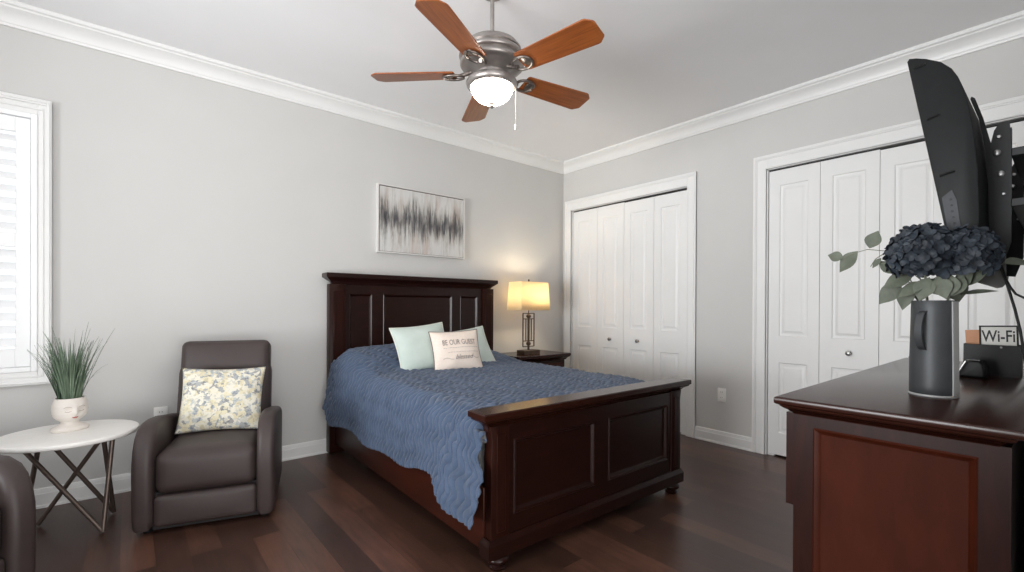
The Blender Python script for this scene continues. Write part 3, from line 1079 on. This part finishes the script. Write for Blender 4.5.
def head_pt(phi, z):
    r = head_r(z)
    d = 0.016 * gz(phi, 0.13) * (gz(z - 0.098, 0.013) + 0.55 * gz(z - 0.118, 0.016))
    d += 0.006 * gz(phi, 0.22) * gz(z - 0.074, 0.008) + 0.005 * gz(phi, 0.25) * gz(z - 0.058, 0.007)
    for s in (-1, 1):
        d -= 0.005 * gz(phi - s * 0.40, 0.20) * gz(z - 0.112, 0.010)
        d += 0.004 * gz(phi - s * 0.42, 0.22) * gz(z - 0.132, 0.008)
        d += 0.002 * gz(phi - s * 0.40, 0.14) * gz(z - 0.110, 0.005)
    wide = 1.0 + 0.30 * (1 - smooth(0.02, 0.045, z)) * abs(math.sin(phi)) ** 2
    rr = (r + d) * wide
    return Vector((rr * math.cos(phi), rr * math.sin(phi), z))


b = MB()
b.grid(lambda u, v: head_pt(u * 2 * PI - PI, v * 0.172), 96, 70, closed_u=True)
b.lathe([(0.0, 0.0), (0.060, 0.0)], 96, cap0=False, cap1=False, mtx=Matrix.Diagonal((1, 1.28, 1, 1)))
b.lathe([(0.064, 0.172), (0.061, 0.173), (0.058, 0.168), (0.060, 0.150)], 96, cap0=False, cap1=False)
b.build('head', M['ceramic'], pot, sharp=60)
MB().lathe([(0.001, 0.156), (0.060, 0.156)], 40, cap0=False, cap1=False).build('fill', M['soil'], pot)
for s in (-1, 1):
    e = MB()
    e.tube([head_pt(s * (0.22 + 0.36 * k / 8), 0.109 - 0.004 * math.sin(PI * k / 8)) + Vector((0.0008, 0, 0)) for k in range(9)], 0.0011, 6)
    e.tube([head_pt(s * (0.20 + 0.42 * k / 8), 0.128 + 0.005 * math.sin(PI * k / 8)) + Vector((0.0004, 0, 0)) for k in range(9)], 0.0010, 6)
    e.build('eye', M['lash'], pot)
l = MB()
l.tube([head_pt(-0.17 + 0.34 * k / 8, 0.0765 + 0.0012 * math.cos(k * PI / 2)) for k in range(9)], 0.0022, 8)
l.tube([head_pt(-0.13 + 0.26 * k / 8, 0.0730) for k in range(9)], 0.0024, 8)
l.build('lips', M['lip'], pot)

rnd = random.Random(11)
g = MB()
for i in range(260):
    ang = rnd.uniform(0, 2 * PI)
    r0 = 0.045 * math.sqrt(rnd.random())
    ln = rnd.uniform(0.16, 0.31) * (1.0 if rnd.random() < 0.85 else 1.25)
    lean = rnd.uniform(0.0, 0.24) * (0.5 + r0 / 0.045)
    bend = rnd.uniform(0.0, 0.42) if rnd.random() < 0.9 else rnd.uniform(0.5, 1.1)
    w = rnd.uniform(0.0022, 0.0042)
    d = Vector((math.cos(ang), math.sin(ang), 0))
    side = Vector((-d.y, d.x, 0))
    side = (side + d * rnd.uniform(-0.8, 0.8)).normalized()
    p0 = Vector((r0 * math.cos(ang), r0 * math.sin(ang), 0.0))
    t = bmesh.new()
    prev = None
    n = 7
    pos = p0.copy()
    for k in range(n + 1):
        f = k / n
        an = lean + bend * f * f
        if k:
            pos = pos + (d * math.sin(an) + Vector((0, 0, math.cos(an)))) * (ln / n)
        ww = w * (1 - f ** 2.2) + 0.0002
        nrm = d * 0.0012
        a_, m_, c_ = t.verts.new(pos - side * ww), t.verts.new(pos + nrm), t.verts.new(pos + side * ww)
        if prev:
            t.faces.new((prev[0], prev[1], m_, a_)); t.faces.new((prev[1], prev[2], c_, m_))
        prev = (a_, m_, c_)
    g.add(t)
gr = g.build('grass_plant', M['grass'], sharp=180)
gr.location = (-4.078, -0.415, 0.5022 + 0.153)
gr.scale = (0.92, 0.92, 1.08)
tag(gr, 'spiky green artificial grass growing out of the head-shaped planter', 'plant')

# ------------------------------------------------------------------ ceiling fan
fan = thing('ceiling_fan', 'ceiling fan with five reddish wood blades, pewter motor and lit glass bowl', 'fan', (-2.392, -1.790, 0))
MB().lathe([(0.06, H - 0.0005), (0.06, H - 0.006), (0.045, H - 0.012), (0.014, H - 0.016)], 32).build('canopy', M['fan_metal'], fan)
MB().tube([(0, 0, 2.52), (0, 0, H - 0.012)], 0.011, 16).build('downrod', M['fan_metal'], fan)
b = MB()
b.lathe([(0.015, 2.538), (0.06, 2.536), (0.10, 2.526), (0.135, 2.506), (0.152, 2.484), (0.154, 2.474), (0.148, 2.470), (0.150, 2.462), (0.166, 2.454), (0.172, 2.444), (0.168, 2.432), (0.158, 2.428), (0.160, 2.420), (0.166, 2.412), (0.166, 2.400), (0.156, 2.390), (0.130, 2.378), (0.100, 2.366), (0.085, 2.356), (0.085, 2.325)], 56)
b.build('motor_housing', M['fan_metal'], fan, sharp=50)
b = MB()
b.lathe([(0.07, 2.340), (0.110, 2.332), (0.128, 2.322), (0.135, 2.308), (0.131, 2.294), (0.120, 2.284), (0.112, 2.284), (0.108, 2.292)], 56)
b.build('light_fitter', M['fan_metal'], fan, sharp=50)
b = MB()
b.lathe([(0.110, 2.290), (0.110, 2.282), (0.104, 2.264), (0.092, 2.244), (0.075, 2.227), (0.053, 2.215), (0.028, 2.209), (0.004, 2.208)], 48)
b.build('glass_bowl', M['globe'], fan, sharp=80)
b = MB()
b.lathe([(0.014, 2.212), (0.017, 2.204), (0.009, 2.198), (0.012, 2.191), (0.006, 2.182), (0.002, 2.180)], 20)
b.build('finial', M['fan_metal'], fan)
ZB = 2.358
a0 = math.radians(-79.6)
blade_pts = [(0.192, -0.056), (0.202, -0.064), (0.585, -0.079), (0.598, -0.076), (0.625, -0.052), (0.629, -0.044), (0.629, 0.044), (0.625, 0.052), (0.598, 0.076), (0.585, 0.079), (0.202, 0.064), (0.192, 0.056)]
for k in range(5):
    br = Rm('Z', a0 + k * 2 * PI / 5)
    pitch = T((0, 0, ZB)) @ Rm('X', math.radians(-12))
    bl = MB().prism(blade_pts, 'z', -0.003, 0.004, 0.0015, 1).build('blade', M['blade'], fan)
    bl.matrix_local = br @ pitch
    ir = MB()
    ir.tube([(0.085, 0, 0.020), (0.115, 0.006, 0.008), (0.14, 0.014, 0.0), (0.165, 0.016, -0.008)], 0.011, 8)
    for s in (-1, 1):                      # scrolled arms of the blade iron
        pts = []
        for j in range(15):
            an = j / 14 * 1.55 * PI
            pts.append((0.150 + 0.052 * (1 - math.cos(an * 0.62)), s * (0.006 + 0.036 * math.sin(an * 0.62)), -0.010))
        ir.tube(pts, 0.0072, 8)
    ir.prism([(0.215, -0.030), (0.250, -0.026), (0.262, 0.0), (0.250, 0.026), (0.215, 0.030), (0.205, 0.0)], 'z', -0.009, -0.004, 0.0015, 1)
    io = ir.build('blade_iron', M['iron_metal'], fan, sharp=50)
    io.matrix_local = br @ pitch
ch = MB()
cx_, cy_ = 0.088, -0.080
ch.tube([(cx_, cy_, 2.335), (cx_ + 0.004, cy_ - 0.002, 2.25), (cx_ + 0.004, cy_ - 0.002, 2.095)], 0.0008, 6)
ch.lathe([(0.002, 0.03), (0.006, 0.024), (0.007, 0.008), (0.004, 0.0)], 10, mtx=T((cx_ + 0.004, cy_ - 0.002, 2.068)))
ch.build('pull_chain', M['chain'], fan)

# ------------------------------------------------------------------ dresser
DT = 0.90
dr = thing('dresser', 'long dark cherry dresser in the right foreground under the TV', 'dresser', (0, 0, 0))
DX0, DX1, DY0, DY1 = -2.405, -0.845, -3.640, -3.222      # body; front faces +y
dp = [(0.852, 0.0), (0.856, 0.002), (0.860, 0.008), (0.864, 0.012), (0.868, 0.020), (0.874, 0.027), (0.877, 0.028), (0.880, 0.036), (0.883, 0.0385), (0.8955, 0.0385), (0.8975, 0.0375), (0.899, 0.0358), (DT, 0.0335)]
MB().slab(DX0, DX1, DY0 + 0.018, DY1, dp).build('top', M['wood_polish'], dr, sharp=50)
b = MB()
# left end: frame and recessed panel
fx = 0.022
ya, yb, za, zb = DY0 + 0.050, DY1 - 0.048, 0.16, 0.822
b.box(DX0, DX0 + fx, DY0, ya, 0.09, 0.854).box(DX0, DX0 + fx, yb, DY1, 0.09, 0.854)
b.box(DX0, DX0 + fx, ya, yb, 0.09, za).box(DX0, DX0 + fx, ya, yb, zb, 0.854)
b.box(DX1 - fx, DX1, DY0, DY1, 0.09, 0.854)
b.box(DX0 + fx, DX1 - fx, DY0, DY0 + 0.012, 0.09, 0.854)
b.box(DX0 + fx, DX1 - fx, DY0 + 0.012, DY1 - 0.004, 0.09, 0.854)
b.box(DX0, DX1, DY1, DY1 + 0.019, 0.595, 0.854)       # proud upper drawer fascia
b.build('carcass', M['wood_v'], dr)
b = MB()
rings = []
for i, d in ((0, 0), (0.004, -0.003), (0.010, 0.002), (0.016, 0.010), (0.020, 0.011)):
    rings.append([(DX0 + d, ya + i, za + i), (DX0 + d, ya + i, zb - i), (DX0 + d, yb - i, zb - i), (DX0 + d, yb - i, za + i)])
b.loops(rings, cap0=False)
b.build('end_panel', M['wood_panel'], dr, sharp=20)
MB().slab(DX0, DX1, DY0, DY1 + 0.004, [(0.055, 0.008), (0.100, 0.008), (0.108, 0.004), (0.114, 0.0)]).build('base_moulding', M['wood'], dr, sharp=25)
for r_, (z0, z1, n, yf) in enumerate(((0.615, 0.835, 3, DY1 + 0.019), (0.37, 0.585, 2, DY1), (0.13, 0.355, 2, DY1))):
    w = (DX1 - DX0 - 0.05) / n
    for k in range(n):
        x0 = DX0 + 0.025 + k * w
        d = MB().box(x0 + 0.008, x0 + w - 0.008, yf - 0.001, yf + 0.012, z0, z1, 0.005, 2).build('drawer', M['wood_panel'], dr)
        for s in ((0.5,) if n == 3 else (0.25, 0.75)):
            MB().lathe([(0.008, 0), (0.008, 0.012), (0.017, 0.018), (0.013, 0.027), (0.003, 0.029)], 16, mtx=T((x0 + w * s, yf + 0.0115, (z0 + z1) / 2)) @ Rm('X', -PI / 2)).build('knob', M['lamp_bronze'], d)
for x in (DX0 + 0.05, DX1 - 0.05):
    for y in (DY0 + 0.05, DY1 - 0.045):
        MB().lathe([(0.028, 0), (0.034, 0.008), (0.026, 0.018), (0.042, 0.036), (0.030, 0.058)], 20, mtx=T((x, y, 0))).build('bun_foot', M['wood'], dr)

# ------------------------------------------------------------------ vase with flowers
VX, VY = -2.062, -3.467
vz = thing('vase', 'tall dark grey metal pitcher vase near the dresser front holding blue flowers', 'vase', (VX, VY, DT))
b = MB()
b.lathe([(0.050, 0.0), (0.0535, 0.004), (0.0540, 0.03), (0.0530, 0.12), (0.0505, 0.25), (0.0500, 0.271), (0.0492, 0.273), (0.0480, 0.270), (0.0480, 0.20)], 56, cap1=False)
b.lathe([(0.0, 0.2), (0.048, 0.2)], 56, cap0=False, cap1=False)
b.build('body', M['vase'], vz, sharp=50)
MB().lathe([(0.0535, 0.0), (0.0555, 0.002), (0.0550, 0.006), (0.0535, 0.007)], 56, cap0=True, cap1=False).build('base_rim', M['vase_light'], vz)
hm = Rm('Z', math.radians(163))
b = MB()
rings = []
for k in range(15):
    f = k / 14
    z = 0.245 - 0.115 * f
    o = 0.0495 + 0.026 * math.sin(PI * f) ** 0.6 + (0.001 if 0 < f < 1 else -0.004)
    rings.append([(o - 0.0025, -0.0085, z), (o + 0.0025, -0.0085, z), (o + 0.0025, 0.0085, z), (o - 0.0025, 0.0085, z)])
b.loops(rings, mtx=hm)
b.build('handle', M['vase'], vz, sharp=50)
se = Rm('Z', math.radians(-112))  # pale strip standing in for the bright reflection down the vase side
MB().loops([[(0.0525 - 0.0035 * f, -0.012, 0.008 + 0.262 * f), (0.0558 - 0.0035 * f, -0.012, 0.008 + 0.262 * f), (0.0568 - 0.0035 * f, 0.0, 0.008 + 0.262 * f), (0.0558 - 0.0035 * f, 0.012, 0.008 + 0.262 * f), (0.0525 - 0.0035 * f, 0.012, 0.008 + 0.262 * f)] for f in (0, 0.5, 1)], mtx=se).build('highlight_strip', M['vase_light'], vz)


def leaf_shape(b, base, tip_dir, normal, length, width, curl=0.15, fold=0.18):
    d = tip_dir.normalized()
    s = d.cross(normal).normalized()
    n = s.cross(d).normalized()
    prof = [0.0, 0.45, 0.80, 0.98, 1.0, 0.88, 0.62, 0.30, 0.0]
    t = bmesh.new()
    prev = None
    for k, w in enumerate(prof):
        f = k / (len(prof) - 1)
        c = base + d * length * f - n * curl * length * f * f
        hw = width / 2 * w + 0.0003
        row = [t.verts.new(c + s * hw * q + n * abs(q) * fold * hw) for q in (-1, -0.5, 0, 0.5, 1)]
        if prev:
            for i in range(4):
                t.faces.new((prev[i], prev[i + 1], row[i + 1], row[i]))
        prev = row
    b.add(t)


def hydrangea(label, centre, rx, ry, rz_, n, seed, stem_to, leaves):
    root = thing('hydrangea', label, 'flower', stem_to, 0)
    O = Vector(stem_to)
    C_ = Vector(centre) - O
    rnd = random.Random(seed)
    b = MB()
    ga = PI * (3 - math.sqrt(5))
    for i in range(n):
        zz = 1 - 1.72 * (i + 0.5) / n
        rr = math.sqrt(max(0, 1 - zz * zz))
        th = ga * i
        nd = Vector((rr * math.cos(th), rr * math.sin(th), zz))
        k = rnd.uniform(0.86, 1.06)
        c = C_ + Vector((nd.x * rx * k, nd.y * ry * k, nd.z * rz_ * k))
        nd = (nd + Vector((rnd.uniform(-.35, .35), rnd.uniform(-.35, .35), rnd.uniform(-.2, .3)))).normalized()
        a = nd.orthogonal().normalized()
        c2 = nd.cross(a)
        tw = rnd.uniform(0, PI)
        R_ = rnd.uniform(0.013, 0.019)
        for p_ in range(4):                # four round petals
            an = tw + p_ * PI / 2
            d = a * math.cos(an) + c2 * math.sin(an)
            s = nd.cross(d)
            t = bmesh.new()
            cc = t.verts.new(c + d * R_ * 0.55 + nd * 0.001)
            ring = []
            for q in range(9):
                aq = 2 * PI * q / 9
                pr_ = d * (R_ * 0.55 + R_ * 0.58 * math.cos(aq)) + s * (R_ * 0.56 * math.sin(aq))
                lift = 0.0060 * (pr_.length / R_) ** 2.5
                ring.append(t.verts.new(c + pr_ + nd * lift))
            for q in range(9):
                t.faces.new((cc, ring[q], ring[(q + 1) % 9]))
            b.add(t)
    b.cushion(rx * 1.55, ry * 1.55, rz_ * 1.5, min(rx, ry, rz_) * 0.7, n=8, mtx=T(C_))
    b.build('flower_head', M['petal'], root, sharp=180)
    MB().tube([(0, 0, 0), (C_.x * 0.4, C_.y * 0.4, C_.z * 0.5), C_], 0.003, 8).build('stem', M['stem'], root)
    for lf in leaves:
        base, tip, nor, ln, w = lf
        lb = MB()
        bv = Vector(base) - O
        leaf_shape(lb, bv, Vector(tip), Vector(nor), ln, w)
        lb.tube([C_ * 0.55, (C_ * 0.55 + bv) / 2 + Vector((0, 0, 0.004)), bv], 0.0014, 6)
        lb.build('leaf', M['leaf'], root, sharp=180)
    return root


cn = Vector((-1.0, -0.15, 0.25))        # leaves seen mostly from the camera side
hydrangea('navy blue hydrangea head on the left of the vase, the larger one', (-2.088, -3.446, 1.306), 0.064, 0.078, 0.080, 135, 3, (VX + 0.012, VY + 0.012, DT + 0.203),
          [((-2.055, -3.392, 1.230), (-0.1, 0.6, -0.75), cn, 0.085, 0.050), ((-2.06, -3.41, 1.222), (-0.2, 0.15, -1), cn, 0.078, 0.042),
           ((-2.075, -3.44, 1.235), (-0.3, -0.5, -0.35), (-0.8, 0, 0.7), 0.09, 0.048), ((-2.06, -3.40, 1.30), (-0.1, 0.25, 0.75), cn, 0.05, 0.026),
           ((-2.09, -3.455, 1.225), (-0.2, 0.55, -0.32), (-0.8, 0, 0.7), 0.075, 0.045),
           ((-2.10, -3.462, 1.238), (-0.25, 0.25, -0.8), (-0.9, 0, 0.4), 0.070, 0.050), ((-2.10, -3.480, 1.240), (-0.2, -0.25, -0.8), (-0.9, 0, 0.4), 0.066, 0.046),
           ((-2.08, -3.425, 1.250), (-0.2, 0.75, -0.35), (-0.9, 0, 0.5), 0.080, 0.050), ((-2.03, -3.44, 1.235), (0.1, 0.2, -0.7), (-0.9, 0.2, 0.4), 0.07, 0.055)])
hydrangea('navy blue hydrangea head on the right of the vase beside the TV', (-2.070, -3.535, 1.300), 0.058, 0.062, 0.068, 100, 8, (VX + 0.016, VY - 0.012, DT + 0.203),
          [((-2.05, -3.51, 1.215), (-0.1, -0.6, 0.45), (-0.9, 0.2, 0.4), 0.085, 0.05), ((-2.04, -3.52, 1.19), (0.1, -0.9, 0.22), (-0.5, 0, 0.9), 0.075, 0.026),
           ((-1.99, -3.60, 1.275), (0.5, -0.62, 0.12), (-0.7, 0, 0.7), 0.07, 0.042), ((-2.07, -3.50, 1.19), (-0.1, -0.5, 0.7), (-0.9, 0.1, 0.3), 0.08, 0.042),
           ((-2.09, -3.505, 1.245), (-0.2, 0.1, -0.9), (-0.9, 0, 0.4), 0.068, 0.050), ((-2.08, -3.53, 1.240), (-0.2, 0.35, -0.7), (-0.9, 0, 0.4), 0.066, 0.044),
           ((-2.04, -3.50, 1.235), (0.1, -0.2, -0.7), (-0.9, -0.2, 0.4), 0.07, 0.055)])

eu = thing('eucalyptus_sprig', 'grey green eucalyptus sprig reaching left out of the vase', 'foliage', (VX - 0.012, VY + 0.014, DT + 0.203))
O = Vector(eu.location)
spine = [Vector(p_) - O for p_ in ((VX - 0.012, VY + 0.014, DT + 0.203), (-2.065, -3.43, 1.20), (-2.06, -3.395, 1.28), (-2.06, -3.36, 1.325), (-2.06, -3.31, 1.335), (-2.06, -3.27, 1.325), (-2.06, -3.245, 1.31))]
MB().tube(spine, 0.0018, 7, r1=0.0010).tube([spine[3], spine[3] + Vector((0, 0.03, -0.022)), spine[3] + Vector((0, 0.042, -0.045))], 0.0012, 6).tube([spine[2], spine[2] + Vector((0, 0.03, 0.005)), spine[2] + Vector((0, 0.055, 0.01))], 0.0012, 6).build('stem', M['stem'], eu)
for base, tip, nor, ln, w in (((-2.06, -3.315, 1.338), (0.0, -0.35, 0.9), (-1, 0, 0.1), 0.046, 0.034), ((-2.06, -3.285, 1.332), (0, 0.62, -0.75), (-1, 0.2, 0.2), 0.066, 0.036),
                              ((-2.06, -3.247, 1.312), (0, 0.75, 0.25), (-1, 0.1, 0.2), 0.038, 0.026), ((-2.06, -3.345, 1.305), (0, 0.5, -0.6), (-1, 0.2, 0.3), 0.03, 0.014),
                              ((-2.06, -3.385, 1.255), (0, 0.62, 0.55), (-1, 0.1, 0.3), 0.052, 0.026), ((-2.06, -3.375, 1.265), (0, 0.9, 0.5), (-1, 0.2, 0.2), 0.03, 0.022)):
    lb = MB()
    leaf_shape(lb, Vector(base) - O, Vector(tip), Vector(nor), ln * 1.25, w * 1.3, 0.1, 0.25)
    lb.build('leaf', M['leaf'], eu, sharp=180)

# ------------------------------------------------------------------ box, sign and gadget behind the vase
bx = thing('storage_box', 'black open box on the dresser behind the vase', 'box', (-1.33, -3.533, DT))
b = MB()
bw, bd, bh, th = 0.150, 0.10, 0.116, 0.004
b.box(-bd / 2, bd / 2, -bw / 2, bw / 2, 0.0, 0.006)
b.box(-bd / 2, -bd / 2 + th, -bw / 2, bw / 2, 0.006, bh, 0.001, 1).box(bd / 2 - th, bd / 2, -bw / 2, bw / 2, 0.006, bh, 0.001, 1)
b.box(-bd / 2 + th, bd / 2 - th, -bw / 2, -bw / 2 + th, 0.006, bh).box(-bd / 2 + th, bd / 2 - th, bw / 2 - th, bw / 2, 0.006, bh)
b.build('box_body', M['black'], bx)
MB().lathe([(0.0035, 0), (0.004, 0.0015), (0.002, 0.003)], 10, mtx=T((-bd / 2, -0.025, 0.108)) @ Rm('Y', -PI / 2)).build('stud', M['nickel'], bx)

sg = thing('wifi_sign', 'small framed white sign reading Wi-Fi standing in the black box', 'sign', (-1.335, -3.553, DT + 0.008))
sg.rotation_euler = (math.radians(-2), 0, 0)
sm = T((0, 0, 0.135)) @ Rm('Z', -PI / 2) @ Rm('X', math.radians(-6))       # local x -> world -y, faces -x
b = MB()
hw, hh, fr = 0.051, 0.044, 0.005
for x0, x1, z0, z1 in ((-hw, -hw + fr, -hh, hh), (hw - fr, hw, -hh, hh), (-hw + fr, hw - fr, -hh, -hh + fr), (-hw + fr, hw - fr, hh - fr, hh)):
    b.box(x0, x1, -0.008, 0.004, z0, z1, 0.001, 1, mtx=sm)
b.box(-hw + 0.01, -hw + 0.03, -0.006, 0.002, -0.132, -hh, mtx=sm).box(hw - 0.03, hw - 0.01, -0.006, 0.002, -0.132, -hh, mtx=sm)
b.build('frame', M['black'], sg)
MB().box(-hw + fr, hw - fr, -0.004, 0.002, -hh + fr, hh - fr, mtx=sm).build('sign_face', M['sign_white'], sg)
me = text_mesh('Wi-Fi', 0.042, 0, 1.0, 0.0006)
t = bmesh.new(); t.from_mesh(me); bpy.data.meshes.remove(me)
for v in t.verts:
    v.co = Vector((v.co.x * 0.92, -0.0046, v.co.y * 1.45 + 0.002))
MB().add(t, sm).build('letters', M['sign_ink'], sg)

cd = MB()
cd.box(-0.002, 0.002, -0.026, 0.026, 0, 0.162, mtx=Rm('Y', math.radians(4)) @ Rm('X', math.radians(-4)))
o = cd.build('card', M['orange_card']); o.location = (-1.338, -3.494, DT + 0.007)
tag(o, 'tan orange card standing in the black box left of the sign', 'card')
cd = MB()
cd.box(-0.0015, 0.0015, -0.014, 0.014, 0, 0.150, mtx=Rm('X', math.radians(6)))
o = cd.build('card', M['white_card']); o.location = (-1.326, -3.497, DT + 0.007)
tag(o, 'narrow white card between the orange card and the sign', 'card')

gd = thing('desk_clock', 'small rounded black gadget with silver edge in front of the black box', 'gadget', (-1.47, -3.492, DT), math.radians(-6))
b = MB()
b.prism([(-0.036, 0.0), (-0.034, 0.012), (-0.012, 0.058), (-0.004, 0.064), (0.026, 0.062), (0.036, 0.05), (0.040, 0.016), (0.036, 0.0)], 'x', -0.03, 0.03, 0.010, 4, mtx=Matrix.Diagonal((1, -1, 1, 1)))
b.build('housing', M['black'], gd, sharp=60)
MB().tube([(-0.031, 0.036, 0.010), (-0.031, 0.012, 0.060)], 0.0022, 6).tube([(-0.028, 0.010, 0.064), (-0.028, -0.024, 0.064)], 0.0018, 6).build('edge_trim', M['nickel'], gd)

# ------------------------------------------------------------------ television and its wall mount
tv = thing('television', 'thick black flat television on the wall mount, seen from behind its end', 'television', (-1.40, -3.50, 1.25))
prof = [(-3.385, 1.928), (-3.390, 1.936), (-3.407, 1.931), (-3.430, 1.920), (-3.464, 1.897), (-3.488, 1.868), (-3.502, 1.838), (-3.514, 1.800), (-3.524, 1.755), (-3.536, 1.672), (-3.546, 1.552), (-3.549, 1.434), (-3.548, 1.318), (-3.542, 1.267), (-3.526, 1.246), (-3.510, 1.242), (-3.499, 1.255)]
b = MB()
b.prism([(y + 3.50, z - 1.25) for y, z in prof], 'x', -0.56, 0.56, 0.004, 2)
b.build('housing', M['tv_plastic'], tv, sharp=40)
dvec = Vector((0, -3.499 + 3.385, 1.255 - 1.928))          # screen glass on the front face
f0 = Vector((0, -3.385 + 3.50, 1.928 - 1.25)); ln_ = dvec.length; dn_ = dvec.normalized()
nf = Vector((0, -dn_.z, dn_.y))
if nf.y < 0: nf = -nf
p1, p2 = f0 + dn_ * 0.03, f0 + dn_ * (ln_ - 0.04)
b = MB()
b.loops([[Vector((-0.53, 0, 0)) + p1 + nf * h_, Vector((0.53, 0, 0)) + p1 + nf * h_, Vector((0.53, 0, 0)) + p2 + nf * h_, Vector((-0.53, 0, 0)) + p2 + nf * h_] for h_ in (-0.004, 0.0015)])
b.build('screen', M['black'], tv)
for (ya_, za_), (yb_, zb_) in (((-3.402, 1.901), (-3.430, 1.903)), ((-3.434, 1.730), (-3.463, 1.739)), ((-3.464, 1.551), (-3.497, 1.559))):
    MB().tube([(-0.5605, ya_ + 3.50, za_ - 1.25), (-0.5605, yb_ + 3.50, zb_ - 1.25)], 0.004, 6).build('vent_slot', M['black'], tv)
b = MB()
b.prism([(y + 3.5, z - 1.25) for y, z in ((-3.469, 1.484), (-3.491, 1.504), (-3.502, 1.472), (-3.511, 1.388), (-3.505, 1.353), (-3.485, 1.367))], 'x', -0.5622, -0.558)
b.build('control_panel', M['tv_panel'], tv)
for k in range(6):
    MB().lathe([(0.003, 0), (0.0022, 0.0015)], 8, mtx=T((-0.5621, -3.488 - 0.0022 * k + 3.5, 1.476 - 0.018 * k - 1.25)) @ Rm('Y', -PI / 2)).build('button', M['cable'], tv)

mo = thing('tv_wall_mount', 'black steel tilting wall mount holding the television', 'bracket', (-1.40, YF, 1.55))
MO = Vector((-1.40, YF, 1.55))
armp = [(-3.505, 1.838), (-3.508, 1.846), (-3.516, 1.838), (-3.535, 1.769), (-3.553, 1.682), (-3.560, 1.719), (-3.571, 1.741), (-3.594, 1.741), (-3.599, 1.616), (-3.600, 1.475), (-3.599, 1.357), (-3.577, 1.280), (-3.552, 1.284), (-3.551, 1.372), (-3.548, 1.536), (-3.538, 1.680), (-3.526, 1.762)]
for xa in (-0.32, 0.32):
    a_ = MB().prism([(y - MO.y, z - MO.z) for y, z in armp], 'x', xa - 0.002, xa + 0.002).build('arm_plate', M['steel_black'], mo)
    for y, z, r_ in ((-3.571, 1.696, 0.006), (-3.567, 1.646, 0.0095), (-3.576, 1.578, 0.0095), (-3.583, 1.513, 0.0045)):
        MB().lathe([(r_, 0), (r_, 0.004), (r_ * 0.7, 0.006)], 12, mtx=T((xa - 0.002, y - MO.y, z - MO.z)) @ Rm('Y', -PI / 2)).build('bolt', M['bolt'], a_)
    MB().box(xa + 0.002, xa + 0.03, -3.598 - MO.y, -3.593 - MO.y, 1.36 - MO.z, 1.72 - MO.z).build('arm_flange', M['steel_black'], mo)
MB().box(-0.30, 0.30, 0.0005, 0.006, -0.12, 0.14, 0.001, 1).build('wall_plate', M['steel_black'], mo)
MB().box(-0.36, 0.36, 0.006, 0.080, 0.07, 0.095, 0.002, 1).build('rail', M['steel_black'], mo)
MB().box(-0.36, 0.36, 0.006, 0.080, -0.085, -0.06, 0.002, 1).build('rail', M['steel_black'], mo)

cb = MB()
cb.tube([(-1.50, -3.560, 1.315), (-1.50, -3.571, 1.268), (-1.50, -3.583, 1.215), (-1.50, -3.598, 1.146), (-1.50, -3.610, 1.077), (-1.50, -3.618, 1.01), (-1.49, -3.624, 0.95), (-1.46, -3.630, 0.912), (-1.40, -3.634, 0.9045), (-1.28, -3.636, 0.9045)], 0.004, 8)
tag(cb.build('power_cable', M['cable'], sharp=60), 'black power cable hanging from the television to the dresser, the lower end behind the box', 'cable')
cb = MB()
cb.tube([(-1.56, -3.562, 1.31), (-1.56, -3.574, 1.262), (-1.56, -3.590, 1.222), (-1.56, -3.602, 1.200), (-1.56, -3.622, 1.186), (-1.555, -3.650, 1.178), (-1.55, -3.679, 1.174)], 0.0035, 8)
tag(cb.build('signal_cable', M['cable'], sharp=60), 'black cable bending from the television back to the wall', 'cable')

# ------------------------------------------------------------------ outlets


def outlet(label, loc, rz):
    o_ = thing('wall_outlet', label, 'outlet', loc, rz, 'white wall outlets')
    b = MB()
    b.box(-0.036, 0.036, -0.006, 0, -0.058, 0.058, 0.003, 2)
    b.build('plate', M['plate'], o_)
    for s in (-1, 1):
        f = MB().box(-0.017, 0.017, -0.008, -0.005, s * 0.023 - 0.014, s * 0.023 + 0.014, 0.002, 1).build('socket', M['plate'], o_)
        MB().box(-0.008, -0.006, -0.0085, -0.0075, s * 0.023 - 0.002, s * 0.023 + 0.008).box(0.006, 0.008, -0.0085, -0.0075, s * 0.023 - 0.002, s * 0.023 + 0.008).build('slot', M['slot'], f)
    return o_


outlet('white wall outlet low on the right wall between the two closets', (-0.0005, -1.855, 0.414), -PI / 2)
outlet('white wall outlet low on the back wall between table and recliner', (-3.685, -0.0005, 0.440), 0)
